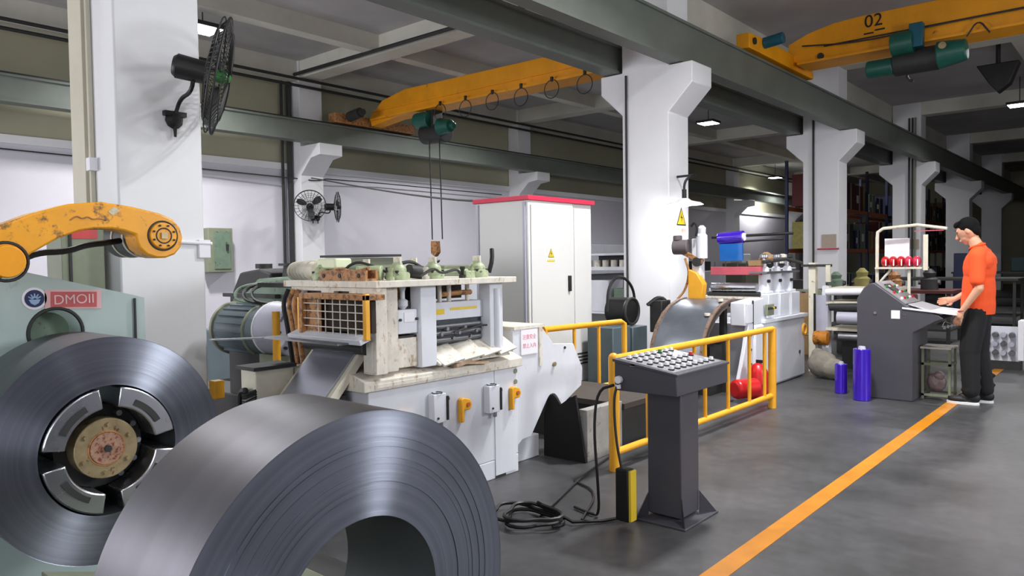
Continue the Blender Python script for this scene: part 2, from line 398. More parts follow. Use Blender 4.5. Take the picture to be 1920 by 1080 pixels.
for y, l, m in ((15.47, 'third', BROWN), (22.26, 'fourth', BROWN)):
    tag(MB().box(-5.12, -4.84, y - .012, y - .002, 1.60, 1.86).build('notice_board', mat('faded_notice', (176, 160, 146), .8, wear=.1, scale=30)), 'faded brown notice panel on the %s column' % l, 'notice', 'notices on the columns')
conduit([(-5.2, 15.44, 1.57), (-4.78, 15.44, 1.57)], .018, PINKRED, 'thin red band across the third column')

# ceiling lamps : square LED panels that really light the hall
def led(loc, label, power, size=.42, col=(1, 1, 1)):
    t = thing('high_bay_lamp', label, 'lamp', loc, 'square ceiling lamps')
    x, y, z = loc
    MB().box(x - size/2 - .03, x + size/2 + .03, y - size/2 - .03, y + size/2 + .03, z, z + .06).build('housing', DARK, t)
    MB().box(x - size/2, x + size/2, y - size/2, y + size/2, z - .012, z - .001).build('diffuser', LAMP, t)
    MB().cyl((x, y, z + .06), (x, y, 5.5), .01, n=6).build('rod', DARK, t)
    if power:
        l = bpy.data.lights.new('lamp_light', 'AREA'); l.size = size; l.energy = power; l.color = col; l.spread = R(150)
        lo = bpy.data.objects.new('lamp_light', l); COL.objects.link(lo); lo.location = (x, y, z - .02)
    return t
led((-9.0, 18.4, 4.98), 'square white ceiling lamp seen right of the column with the warning sign', 90)
led((-11.0, 5.63, 4.98), 'square white ceiling lamp behind the nearest column', 190)
led((-12.4, 31.6, 4.85), 'tiny square lamp far down the left bay', 220)
led((-2.45, 20.8, 4.85), 'square lamp over the far aisle at the right edge', 60)
led((-7.6, 1.5, 4.98), 'square ceiling lamp of the left bay, outside the view', 90)
led((-8.6, 27.5, 4.98), 'square lamp over the far left bay', 60)
led((-2.2, 5.9, 4.98), 'square ceiling lamp over the aisle above the control posts', 190)
led((-0.4, 4.4, 4.98), 'square ceiling lamp over the aisle between coils and control posts', 36)
led((-2.2, 12.2, 4.3), 'square ceiling lamp over the aisle under the large crane, outside the view', 0) if 0 else None
led((-1.6, 13.9, 4.98), 'square ceiling lamp over the aisle beyond the large crane', 110)
led((-1.2, 0.5, 4.98), 'square ceiling lamp over the aisle above the coils', 12)
led((-10.2, 12.0, 4.98), 'square ceiling lamp behind the left crane', 170)

# ================================================================ CRANES
t = thing('overhead_crane', 'yellow overhead crane girder in the left bay with green hoist', 'crane', (-9, 9.9, 4.3))
MB().prism([(-12.35, 4.24), (-11.3, 4.36), (-5.62, 4.36), (-5.62, 4.52), (-6.3, 4.60), (-7.2, 4.80), (-11.3, 4.84), (-12.0, 4.72), (-12.4, 4.42)], 'y', 9.9, 10.2).build('girder', YEL, t, bevel=.01)
MB().box(-12.3, -5.7, 9.82, 10.28, 4.345, 4.385).build('lower_flange', YEL, t)
MB().box(-12.3, -5.7, 9.88, 9.9, 4.52, 4.545).build('stiffener', YEL, t)
MB().box(-12.72, -12.48, 9.1, 11.2, 4.245, 4.44).build('end_truck', RUST, t, bevel=.01)
MB().cyl((-12.35, 9.35, 4.36), (-12.0, 9.35, 4.40), .1).cyl((-12.0, 9.35, 4.4), (-11.9, 9.35, 4.4), .06).build('travel_motor', DARK, t)
for i in range(7):
    x = -10.2 + i * .66
    MB().torus((x, 9.80, 4.22 - .03*(i % 2)), (0, 1, 0), .15, .008, 20, 5).build('festoon_loop', DARK, t)
    MB().box(x - .02, x + .02, 9.79, 9.83, 4.345, 4.42).build('festoon_clip', DARK, t)
h = thing('hoist', 'green electric hoist under the left yellow crane girder', 'hoist', (-10.5, 9.9, 4.0), 'green hoists')
MB().cyl((-11.0, 9.95, 4.18), (-10.62, 9.95, 4.16), .15, n=20).build('gearbox', DGRN, h, bevel=.01)
MB().cyl((-10.95, 10.1, 3.92), (-10.35, 10.1, 3.90), .19).build('drum', DARK, h, bevel=.01)
MB().cyl((-10.35, 9.95, 3.98), (-10.08, 9.95, 3.97), .17, .12).cyl((-10.08, 9.95, 3.97), (-9.98, 9.95, 3.96), .06).build('motor', DGRN, h, bevel=.01)
MB().box(-10.75, -10.55, 9.95, 10.2, 3.85, 4.35).build('bracket', DARK, h)
cb = MB()
for x in (-10.70, -10.42): cb.cyl((x, 9.98, 3.85), (x + .04, 9.98, 1.85), .012, n=6)
cb.build('wire_rope', DARK, h)
MB().prism([(-10.66, 1.82), (-10.5, 1.82), (-10.48, 1.6), (-10.56, 1.52), (-10.66, 1.58)], 'y', 9.93, 10.03).build('hook_block', RUST, h, bevel=.01)
MB().tube([(-10.57, 9.98, 1.55), (-10.57, 9.98, 1.46), (-10.52, 9.98, 1.40), (-10.47, 9.98, 1.45)], .018, 8, 2).build('hook', DARK, h)

t = thing('overhead_crane', 'large yellow overhead crane girder over the aisle with black numerals', 'crane', (-3, 12.5, 4.6))
MB().prism([(-4.42, 4.56), (3.2, 4.56), (3.2, 5.15), (-3.6, 5.15), (-3.95, 5.13), (-4.35, 5.05), (-4.68, 4.92), (-4.68, 4.66)], 'y', 12.5, 12.86).build('girder', YEL, t, bevel=.01)
MB().box(-4.5, 3.2, 12.40, 12.96, 4.545, 4.58).build('lower_flange', YEL, t)
MB().box(-4.1, 3.2, 12.478, 12.5, 4.78, 4.80).build('stiffener', DARK, t)
MB().prism([(10.7, 4.50), (13.4, 4.50), (13.4, 4.62), (12.9, 4.74), (11.2, 4.74), (10.7, 4.72)], 'x', -4.78, -4.58).build('end_truck', YEL, t, bevel=.01)
MB().cyl((-4.575, 10.86, 4.62), (-4.55, 10.86, 4.62), .05).build('wheel_cap', DARK, t)
MB().cyl((-4.58, 11.25, 4.67), (-4.28, 11.25, 4.70), .085).build('travel_motor', mat('teal_motor', (16, 86, 104), .4), t, bevel=.01)
MB().cyl((-4.15, 12.49, 4.64), (-4.15, 12.46, 4.64), .05).build('bolt_head', DARK, t)
text('02', .27, (-3.36, 12.488, 5.03), (R(90), 0, 0), BLACK, t)
MB().box(-3.5, -3.36, 12.487, 12.499, 4.845, 4.865).box(-3.34, -3.2, 12.487, 12.499, 4.875, 4.895).build('painted_dash', BLACK, t)
MB().tube([(-4.4, 12.35, 4.82), (-3.5, 12.35, 4.70), (-2.2, 12.35, 4.76), (0, 12.35, 4.72), (2, 12.35, 4.76)], .012, 6, 2).build('festoon_cable', DARK, t)
for i in range(3):
    x = -1.95 + i * 1.2
    MB().tube([(x - .14, 12.36, 4.5), (x, 12.36, 4.72), (x + .14, 12.36, 4.5)], .012, 6, 2).build('festoon_loop', DARK, t)
h = thing('hoist', 'green electric hoist hanging under the yellow crane over the aisle', 'hoist', (-2.8, 12.5, 4.4), 'green hoists')
MB().cyl((-3.05, 12.3, 4.55), (-2.75, 12.3, 4.56), .17).build('gearbox', DGRN, h, bevel=.01)
MB().box(-2.80, -2.62, 12.2, 12.35, 4.45, 4.8).build('control_box', mat('teal_motor', (16, 86, 104), .4), h, bevel=.01)
MB().cyl((-3.42, 12.4, 4.27), (-3.05, 12.4, 4.27), .13).build('brake_motor', DGRN, h, bevel=.015)
MB().cyl((-3.05, 12.45, 4.30), (-2.45, 12.45, 4.30), .18).build('drum', DARK, h, bevel=.01)
MB().cyl((-2.45, 12.35, 4.30), (-2.08, 12.35, 4.32), .2, .15).build('end_motor', DGRN, h, bevel=.02)
MB().cyl((-2.35, 12.14, 4.38), (-2.35, 12.11, 4.38), .05).build('badge', BRASS, h)
MB().tube([(-2.9, 12.5, 4.2), (-2.88, 12.5, 4.05), (-2.8, 12.5, 4.02)], .02, 8, 1).build('hook', DARK, h)
t = thing('ceiling_unit', 'dark bulky hanging unit under the ceiling right of the aisle crane hoist', 'hanging unit', (-2.3, 18, 5.0))
MB().cyl((-2.35, 17.0, 5.5), (-2.35, 17.0, 5.0), .04).build('rod', DARK, t)
MB().prism([(-2.7, 5.05), (-2.0, 5.05), (-2.15, 4.65), (-2.35, 4.5), (-2.5, 4.7)], 'y', 16.9, 17.2).build('body', DARK, t, bevel=.02)

# ================================================================ COILS
def coil(name, label, xf, yc, zc, Ro, Ri, Lw=.395, steps=None):
    t = thing(name, label, 'steel coil', (xf - Lw/2, yc, zc), 'slit steel coils')
    n = 128
    # rim and bore
    MB().lathe([(Ro, 0), (Ro, -Lw)], (xf, yc, zc), (1, 0, 0), n, False).build('outer_wrap', COILR, t)
    MB().lathe([(Ri, 0.0), (Ri, -Lw)], (xf, yc, zc), (1, 0, 0), 96, False).build('bore', mat('shaded_bore_steel', (70, 74, 76), 0.55, metal=0.6), t)  # bore steel darkened to paint in the shadow inside the coil
    # faces with slightly uneven wraps
    rnd = random.Random(name + label)
    for sgn, xx in ((1, xf), (-1, xf - Lw)):
        prof = [(Ri, 0)]; r = Ri; off = 0
        while r < Ro - .003:
            dr = rnd.choice((.003, .006, .012, .02)); r2 = min(r + dr, Ro - .0005)
            off = -rnd.uniform(0, .0006) if not steps or r < steps else -rnd.uniform(0, .0022)
            prof += [(r, off * sgn), (r2, off * sgn)]; r = r2
        prof.append((Ro, 0))
        MB().lathe(prof, (xx, yc, zc), (1, 0, 0), n, False).build('coil_face', COILF, t, sharp=15)
    return t
c2 = coil('steel_coil', 'large steel coil lying on the floor in front, its dark bore facing the aisle', -1.49, 1.146, .507, .507, .24, steps=.30)
c1 = coil('steel_coil', 'steel coil mounted on the round four-segment decoiler mandrel', -3.05, 1.145, .68, .436, .25)

# dark body added between the coils so the front bore looks shaded
t = thing('bore_shade_body', 'added dark low body on the floor, standing in for shade behind the front coil bore', 'shade body', (-2.4, 1.2, 0))
MB().box(-2.95, -2.05, .75, 1.75, .08, .22).build('chassis', DARK, t, bevel=.01)
MB().prism([(.85, .22), (1.45, .22), (1.45, .34), (1.15, .24), (.85, .34)], 'x', -2.9, -2.1).build('cradle', OLIVE, t, bevel=.005)
for x in (-2.8, -2.2):
    for y in (.85, 1.6): MB().cyl((x, y - .03, .05), (x, y + .03, .05), .05, n=16).build('wheel', BLACK, t)

# decoiler ------------------------------------------------------------------
t = thing('decoiler', 'pale green decoiler with mandrel holding the rear coil', 'decoiler', (-3.8, 1.1, 0))
hp = [(.1, 0.0), (1.52, 0.0), (1.52, 1.24), (1.47, 1.255), (.947, 1.393), (.1, 1.6)]
hole = []
# front plate with a round hole: built as a ring of quads round the hole
def plate_with_hole(outer, c, r, x0, x1, n=40):
    m = MB(); pts = []
    def hit(a):
        d = (math.cos(a), math.sin(a)); best = None
        for i in range(len(outer)):
            p = outer[i]; q = outer[(i+1) % len(outer)]
            ex, ey = q[0]-p[0], q[1]-p[1]; den = d[0]*ey - d[1]*ex
            if abs(den) < 1e-9: continue
            tt = ((p[0]-c[0])*ey - (p[1]-c[1])*ex)/den; u = ((p[0]-c[0])*d[1] - (p[1]-c[1])*d[0])/den
            if tt > 0 and -1e-6 <= u <= 1+1e-6 and (best is None or tt < best): best = tt
        return (c[0]+d[0]*best, c[1]+d[1]*best)
    angs = sorted([2*PI*i/n for i in range(n)] + [math.atan2(p[1]-c[1], p[0]-c[0]) % (2*PI) for p in outer])
    inn = [(c[0]+r*math.cos(a), c[1]+r*math.sin(a)) for a in angs]; out = [hit(a) for a in angs]; k = len(angs)
    vs = [(x1, *p) for p in inn] + [(x1, *p) for p in out] + [(x0, *p) for p in inn] + [(x0, *p) for p in out]
    fs = []
    for i in range(k):
        j = (i+1) % k
        fs += [(i, j, k+j, k+i), (2*k+i, 3*k+i, 3*k+j, 2*k+j), (i, 2*k+i, 2*k+j, j), (k+i, k+j, 3*k+j, 3*k+i)]
    return m.add(vs, fs)
plate_with_hole(hp, (1.145, 1.105), .105, -3.62, -3.60).build('front_plate', HOUS, t)
MB().prism(hp, 'x', -4.25, -3.75).build('housing', HOUS, t, bevel=.008)
MB().box(-3.75, -3.62, 1.47, 1.52, 0, 1.22).box(-3.75, -3.62, .1, .15, 0, 1.55).box(-3.75, -3.62, .1, 1.5, 0, .05).build('side_frame', CREAM, t)
MB().torus((-3.60, 1.145, 1.105), (1, 0, 0), .106, .008, 40, 6).build('hole_rim', DARK, t)
MB().cyl((-3.75, 1.145, 1.105), (-3.70, 1.145, 1.105), .085, n=32).cyl((-3.70, 1.05, 1.07), (-3.66, 1.05, 1.07), .025).build('inner_disc', GRN, t)
MB().box(-3.598, -3.59, 1.470, 1.478, 0, 1.24).build('seam', DARK, t)
# mandrel: four expanding segments round a dark hub
zc, yc = .68, 1.145
for q in range(4):
    a0, a1 = R(90*q + 9 + 0), R(90*q + 81)
    pts_o = [(yc + .243*math.cos(a), zc + .243*math.sin(a)) for a in [a0 + (a1-a0)*i/14 for i in range(15)]]
    pts_i = [(yc + .165*math.cos(a), zc + .165*math.sin(a)) for a in [a1 - (a1-a0)*i/14 for i in range(15)]]
    sg = MB().prism(pts_o + pts_i, 'x', -3.5, -3.035).build('mandrel_segment', STEEL, t, bevel=.006)
    po = [(yc + .205*math.cos(a), zc + .205*math.sin(a)) for a in [R(90*q + 27 + 36*i/10) for i in range(11)]]
    pi2 = [(yc + .182*math.cos(a), zc + .182*math.sin(a)) for a in [R(90*q + 63 - 36*i/10) for i in range(11)]]
    MB().prism(po + pi2, 'x', -3.036, -3.028).build('segment_slot', DARK, sg)
MB().cyl((-3.6, yc, zc), (-3.17, yc, zc), .163, n=40).build('hub_recess', BLACK, t)
MB().cyl((-3.17, yc, zc), (-3.09, yc, zc), .118, n=40).build('hub_flange', BRASS, t, bevel=.004)
MB().torus((-3.09, yc, zc), (1, 0, 0), .066, .004, 32, 6).build('hub_ring', RUST, t)
MB().cyl((-3.09, yc, zc), (-3.083, yc, zc), .062, n=32).build('hub_cap', mat('rust_speckle', (160, 126, 104), .6, wear=.2, scale=40, rgb2=(120, 50, 30), amt=.6), t)
MB().cyl((-3.083, yc, zc), (-3.07, yc, zc), .014, n=6).build('centre_bolt', DARK, t)
for i in range(6):
    a = R(25 + 60*i)
    MB().cyl((-3.09, yc + .093*math.cos(a), zc + .093*math.sin(a)), (-3.078, yc + .093*math.cos(a), zc + .093*math.sin(a)), .009, n=6).build('bolt', BRASS, t)
for i in range(5):
    a = R(-60 + 30*i)
    MB().cyl((-3.17, yc + .14*math.cos(a), zc + .14*math.sin(a)), (-3.14, yc + .14*math.cos(a), zc + .14*math.sin(a)), .012, n=8).build('hub_pin', DSTEEL, t)
# emblem and red sign on the housing
MB().cyl((-3.6, 1.066, 1.256), (-3.597, 1.066, 1.256), .047, n=36).build('emblem', PAPER, t, flat=True)
MB().cyl((-3.597, 1.066, 1.256), (-3.595, 1.066, 1.256), .037, n=36).build('emblem_disc', NAVY, t)
em = MB()
for i, a in enumerate((-58, -30, 0, 30, 58)):
    aa = R(90 + a); em.cyl((-3.5945, 1.066 + .008*math.cos(aa), 1.250 + .008*math.sin(aa)), (-3.5945, 1.066 + .028*math.cos(aa), 1.250 + .028*math.sin(aa)), .0045, .0025, n=6)
em.prism([(1.044, 1.252), (1.088, 1.252), (1.080, 1.236), (1.066, 1.228), (1.052, 1.236)], 'x', -3.595, -3.5935)
em.build('emblem_crown', LBLUE, t)
MB().prism([(1.105, 1.292), (1.332, 1.283), (1.330, 1.200), (1.104, 1.211)], 'x', -3.6, -3.597).build('sign_plate', mat('pale_pink_sign', (222, 176, 176), .5), t)
MB().prism([(1.128, 1.283), (1.312, 1.276), (1.310, 1.208), (1.127, 1.217)], 'x', -3.597, -3.5955).build('sign_field', REDT, t)
text('DMOII', .058, (-3.5945, 1.219, 1.245), (R(90), 0, R(90)), mat('pale_sign_letters', (232, 196, 196), .6), t)
# press arm: separate moving assembly
t = thing('press_arm', 'worn yellow curved press arm with rubber roller above the decoiler coil', 'press arm', (-3.3, 1.1, 1.5))
arm = [(.70,1.36),(.76,1.48),(.859,1.545),(.965,1.594),(1.096,1.637),(1.214,1.651),(1.339,1.636),(1.449,1.613),(1.505,1.590),(1.535,1.555),(1.546,1.512),(1.538,1.47),(1.51,1.437),(1.47,1.422),(1.43,1.422),(1.39,1.436),(1.362,1.462),(1.350,1.49),(1.346,1.52),(1.30,1.535),(1.252,1.542),(1.19,1.541),(1.131,1.530),(1.054,1.500),(.960,1.441),(.906,1.391),(.853,1.342),(.78,1.30)]
MB().prism(arm, 'x', -3.37, -3.25).build('arm', ARMY, t, bevel=.008)
MB().torus((-3.25, 1.458, 1.517), (1, 0, 0), .062, .004, 40, 6).build('boss_ring', DARK, t)
MB().cyl((-3.25, 1.458, 1.517), (-3.238, 1.458, 1.517), .056, n=36).build('boss_plate', ARMY, t, bevel=.003)
MB().torus((-3.238, 1.458, 1.517), (1, 0, 0), .032, .003, 28, 6).build('boss_groove', DARK, t)
MB().box(-3.238, -3.230, 1.445, 1.471, 1.504, 1.530).build('square_key', BRASS, t)
for i in range(8):
    a = R(22 + 45*i); MB().cyl((-3.238, 1.458 + .046*math.cos(a), 1.517 + .046*math.sin(a)), (-3.231, 1.458 + .046*math.cos(a), 1.517 + .046*math.sin(a)), .0045, n=6).build('bolt', DARK, t)
MB().cyl((-3.80, .875, 1.41), (-3.37, .875, 1.41), .05, n=24).build('pivot_shaft', DSTEEL, t)
MB().cyl((-3.25, .875, 1.41), (-3.225, .875, 1.41), .06, n=28).build('pivot_pin', YEL, t, bevel=.004)
MB().torus((-3.25, .875, 1.41), (1, 0, 0), .072, .006, 28, 6).build('pivot_ring', DARK, t)
for x0, x1, m in ((-3.44, -3.37, BLACK), (-3.455, -3.44, CREAM), (-3.56, -3.455, BLACK), (-3.575, -3.56, CREAM), (-3.66, -3.575, BLACK)):
    MB().cyl((x0, 1.458, 1.517), (x1, 1.458, 1.517), .088 if m is BLACK else .091, n=36).build('roller_band', m, t)
MB().prism([(1.3, 1.58), (1.50, 1.58), (1.50, 1.62), (1.3, 1.64)], 'x', -3.66, -3.37).build('roller_guard', ARMY, t, bevel=.004)
MB().prism([(1.255, 1.597), (1.285, 1.617), (1.262, 1.633), (1.238, 1.612)], 'x', -3.25, -3.247).build('sticker', mat('faded_sticker', (206, 196, 170), .6, wear=.2, scale=60), t)
text('Jiaming', .05, (-3.2485, 1.17, 1.588), (R(90), 0, R(90)), RUST, t, extrude=.0008) if 0 else None
MB().tube([(-3.25, 1.095, 1.572), (-3.248, 1.12, 1.592), (-3.248, 1.14, 1.578), (-3.248, 1.16, 1.590), (-3.248, 1.18, 1.577), (-3.248, 1.20, 1.584), (-3.248, 1.23, 1.576)], .003, 6, 2).build('scrawl', RUST, t)
tag(MB().tube([(-3.42, .95, 1.40), (-3.42, 1.02, 1.447), (-3.42, 1.14, 1.452), (-3.42, 1.21, 1.480), (-3.42, 1.30, 1.49), (-3.45, 1.36, 1.50)], .013, 8, 2).build('hydraulic_hose', BLACK, loc=(-3.42, .95, 1.4)), 'black hose hanging below the yellow press arm', 'hose')
t = thing('control_box', 'olive wall box with red labels behind the yellow press arm', 'control box', (-4.9, 1.5, 1.4))
MB().box(-5.15, -4.9, 1.60, 1.84, 1.15, 1.72).build('door_panel', OLIVE, t, bevel=.004)
MB().box(-4.90, -4.895, 1.65, 1.80, 1.56, 1.66).build('red_label', RED, t)
MB().box(-4.90, -4.89, 1.64, 1.655, 1.2, 1.7).build('hinge', DARK, t)

# ================================================================ FAN ON NEAREST COLUMN
def fan(name, label, base, hub, axis, rad, hubm=GREENP, group='wall fans', n_rib=26):
    """industrial wall fan: wall bracket, arm, motor, cage and blades"""
    t = thing(name, label, 'wall fan', base, group)
    base = Vector(base); hub = Vector(hub); d = Vector(axis).normalized()
    a = d.cross(Vector((0, 0, 1))).normalized(); b = a.cross(d)
    MB().lathe([(.05, 0), (.06, .01), (.03, .05)], base, (1, 0, 0), 10).cyl(base + Vector((.02, 0, .05)), base + Vector((.02, 0, -.11)), .022, .008, 8).box(base.x, base.x + .04, base.y - .07, base.y + .07, base.z + .02, base.z + .05).build('wall_bracket', BLACK, t)
    back = hub - d * .16
    MB().tube([base + Vector((.03, 0, .03)), base + Vector((.06, .02, .13)), back + Vector((0, -.02, -.14)), back + Vector((0, 0, -.04))], .013, 8, 2).build('bracket_arm', BLACK, t)
    MB().cyl(hub - d * .26, hub - d * .09, .075, .07, 20).cyl(hub - d * .28, hub - d * .26, .055, .07, 20).build('motor', BLACK, t, bevel=.004)
    cg = MB()
    cg.torus(hub, d, rad, .007, 44, 6).torus(hub - d*.035, d, rad*.99, .005, 44, 5)
    for rr, h in ((.25, .045), (.5, .04), (.75, .03)): cg.torus(hub + d*h, d, rad*rr, .003, 36, 4)
    for rr, h in ((.35, -.08), (.7, -.06)): cg.torus(hub + d*h, d, rad*rr, .003, 36, 4)
    for i in range(n_rib):
        t_ = 2*PI*i/n_rib; e = a*math.cos(t_) + b*math.sin(t_)
        cg.tube([hub + d*.05 + e*rad*.15, hub + d*.042 + e*rad*.6, hub + e*rad, hub - d*.06 + e*rad*.8, hub - d*.09 + e*rad*.25], .0028, 4)
    cg.build('cage', BLACK, t)
    for i in range(3):
        t_ = 2*PI*i/3 + .4; bl = MB(); k = 7; vs = []
        for j in range(k):
            rr = .07 + (rad*.88 - .07)*j/(k-1); wv = .05 + .11*math.sin(PI*(j+.6)/(k+.4))
            for sg in (-1, 1):
                an = t_ + sg*wv/(rr+.08)*.5*1.2; vs.append(hub - d*(.02 + sg*.022) + (a*math.cos(an) + b*math.sin(an))*rr)
        for dz in (0, .003): bl.add([v + d*dz for v in vs], [(2*j, 2*j+1, 2*j+3, 2*j+2) for j in range(k-1)])
        bl.build('blade', mat('blade_black', (34, 38, 36), .35), t)
    MB().lathe([(.04, -.03), (.045, .0), (.04, .03), (.02, .055), (.0, .06)], hub, d, 20).build('hub', hubm, t)
    return t
fan('wall_fan', 'big black industrial wall fan with green hub on the nearest column', (-4.8, 2.243, 2.327), (-4.42, 2.352 + .02, 2.56), (.50, .84, -.20), .36, n_rib=60)
fan('wall_fan', 'black wall fan turned left on the side wall pilaster', (-13.1, 8.93, 2.35), (-12.72, 8.62, 2.57), (.65, -.45, .1), .31, BLACK)
fan('wall_fan', 'black wall fan turned right on the side wall pilaster', (-13.1, 9.05, 2.35), (-12.72, 9.30, 2.57), (.55, .85, 0), .31, BLACK)

# ================================================================ GEARBOX AND MOTOR DRIVE UNIT (left of the leveller)
t = thing('drive_unit', 'dark green gearbox and large electric motor left of the white leveller', 'drive unit', (-5.1, 3.1, 0))
MB().box(-6.1, -4.45, 2.85, 3.6, 0, .42).build('base_frame', DARK, t, bevel=.01)
MB().cyl((-5.55, 3.0, .90), (-4.95, 3.0, .90), .185, n=36).build('motor_body', BLUEG, t, bevel=.015)
MB().torus((-5.55, 3.0, .90), (1, 0, 0), .185, .022, 36, 8).build('motor_end_ring', OLIVE, t)
MB().torus((-5.10, 3.0, .90), (1, 0, 0), .185, .014, 36, 8).build('motor_ring', OLIVE, t)
mb = MB()
for i in range(20):
    a = 2*PI*i/20; mb.obox((-5.3, 3.0 + .19*math.cos(a), .90 + .19*math.sin(a)), (.4, .02, .008), (a, 0, 0))
mb.build('cooling_fins', BLUEG, t)['kind'] = 'stuff'
MB().cyl((-4.95, 3.0, .92), (-4.66, 3.0, .92), .195, n=36).build('clutch_housing', LAV, t, bevel=.01)
MB().torus((-4.95, 3.0, .92), (1, 0, 0), .19, .012, 36, 8).build('clutch_rim', PAPER, t)
for i in range(8):
    a = 2*PI*i/8; MB().cyl((-4.66, 3.0 + .16*math.cos(a), .92 + .16*math.sin(a)), (-4.64, 3.0 + .16*math.cos(a), .92 + .16*math.sin(a)), .012, n=6).build('bolt', DARK, t)
MB().box(-5.45, -5.0, 2.9, 3.1, .42, .74).build('motor_foot', DARK, t)
MB().box(-4.95, -4.66, 2.86, 3.15, .42, .75).build('clutch_foot', OLIVE, t)
MB().prism([(-5.95, .42), (-5.95, 1.12), (-5.7, 1.18), (-5.55, 1.28), (-5.1, 1.3), (-4.9, 1.2), (-4.75, 1.17), (-4.55, 1.1), (-4.55, .42)], 'y', 3.2, 3.7).build('gearbox', GRN, t, bevel=.03)
MB().box(-6.0, -5.2, 3.15, 3.75, 1.13, 1.16).build('gearbox_flange', DARK, t)
MB().cyl((-5.3, 3.4, 1.25), (-5.3, 3.4, 1.38), .11, .09).cyl((-5.3, 3.4, 1.38), (-5.3, 3.4, 1.40), .13).build('filler_cap', DARK, t)
MB().cyl((-5.85, 3.45, 1.15), (-5.85, 3.45, 1.38), .04).cyl((-5.85, 3.45, 1.36), (-5.85, 3.45, 1.40), .07).build('breather', DARK, t)
MB().prism([(-6.05, 1.14), (-5.45, 1.14), (-5.42, 1.32), (-5.6, 1.36), (-5.9, 1.33)], 'y', 3.25, 3.65).build('valve_block', DARK, t, bevel=.02)
for i in range(5):
    x = -5.15 + .14*i
    MB().cyl((x, 3.35, 1.27), (x, 3.35, 1.37), .03).build('fitting', DSTEEL, t)
for i in range(3):
    MB().tube([(-5.35 + .1*i, 3.15, 1.25), (-5.45 + .1*i, 2.98, 1.22), (-5.4 + .14*i, 2.92, 1.12), (-5.1 + .1*i, 3.0, 1.10)], .012, 6, 2).build('hose', BLACK if i else GRN, t)
MB().cyl((-4.66, 3.0, .92), (-4.56, 3.0, .92), .05).build('shaft', DSTEEL, t)
MB().box(-7.0, -5.8, 3.75, 4.3, 0, 1.12).build('rear_housing', DARK, t, bevel=.02)
MB().box(-6.9, -6.2, 3.35, 3.7, 0, .8).build('oil_tank', BLUEG, t, bevel=.02)
t.location.x += .06
tag(MB().cyl((-4.40, 2.70, .74), (-4.40, 2.70, 1.08), .026, n=16).cyl((-4.40, 2.70, 0), (-4.40, 2.70, .74), .020).build('guard_post', FYEL, loc=(-4.46, 3, 0)), 'thin yellow guard post between the motor and the leveller', 'post')
# box of hoses, cream cabinet behind the peeler table
t = thing('hydraulic_cabinet', 'cream hydraulic cabinet with black hose bundle behind the sloping steel table', 'cabinet', (-3.85, 2.5, 0))
MB().box(-3.93, -3.77, 2.18, 2.42, 0, .80).build('body', CREAM, t, bevel=.006)
MB().box(-3.95, -3.755, 2.16, 2.43, .80, .82).build('lid', DARK, t)
MB().tube([(-3.92, 2.19, .45), (-3.91, 2.16, .60), (-3.88, 2.15, .68), (-3.83, 2.15, .69)], .018, 8, 2).build('hose', BLACK, t)
mb = MB()
for i in range(9):
    mb.tube([(-3.89 + .006*i, 2.17, .68 - .008*i), (-3.84, 2.14, .66 - .018*i), (-3.77, 2.18, .69 - .014*i)], .010, 6, 1)
mb.build('hose_bundle', BLACK, t)['kind'] = 'stuff'
tag(MB().cyl((-4.2, 2.55, .10), (-4.2, 2.85, .10), .04).box(-4.9, -4.1, 2.45, 2.8, 0, .06).build('floor_frame', DARK, bevel=.005), 'dark low steel frame on the floor left of the cream cabinet', 'frame')
tag(MB().box(-4.80, -4.72, 2.432, 2.50, .50, .62).build('corner_guard', FYEL, bevel=.004, loc=(-4.8, 2.43, .5)), 'small yellow bracket at the foot of the nearest column', 'bracket')

# peeler table
t = thing('peeler_table', 'steep shiny steel peeler table with a cream edge rail feeding the leveller', 'feed table', (-3.5, 2.4, .5))
th = .012
MB().prism([(1.98, .30), (2.56, .925), (2.548, .935), (1.97, .31)], 'x', -3.70, -3.32).build('steel_plate', SHEET, t)
MB().prism([(1.94, .27), (2.58, .955), (2.60, .91), (1.98, .22)], 'x', -3.32, -3.285).build('side_rail', CREAM, t, bevel=.004)
MB().prism([(1.94, .27), (2.58, .955), (2.60, .91), (1.98, .22)], 'x', -3.735, -3.70).build('side_rail', CREAM, t, bevel=.004)
MB().box(-3.72, -3.3, 2.38, 2.44, 0, .68).build('support', DARK, t)
tag(MB().prism([(-4.72, 2.40), (-4.68, 2.40), (-4.0, 3.6), (-4.04, 3.6)], 'z', .895, .905).build('steel_strip', STEEL), 'thin horizontal steel strip seen edge-on behind the sloping table', 'strip')

# ================================================================ LEVELLER (machine 1)
X0, X1, Y0, Y1 = -3.95, -3.19, 2.50, 3.73
t = thing('leveller', 'pale grey strip leveller with dirty upper frame, yellow hooks and rusty cage', 'machine', (-3.5, 3.1, 0))
mb = MB().box(X0, X1, Y0, Y1, .12, .70).box(X0, X1, Y0, 3.52, 0, .12).box(X0, X1, 3.60, Y1, 0, .12)
mb.build('base_cabinet', MGREY, t, bevel=.006)
MB().box(X1, X1 + .006, 3.50, Y1 - .03, .02, .72).build('end_strip', MGREY, t)
MB().prism([(X0 - .02, .70), (X1 + .03, .70), (X1 + .03, .755), (X1 - .06, .79), (X0 - .02, .79)], 'y', Y0 - .05, Y1 + .02).build('bed_plate', MDIRT, t, bevel=.004)
MB().box(X1 - .02, X1 + .035, Y0 + .02, 3.3, .715, .735).build('bed_lip', MDIRT, t)
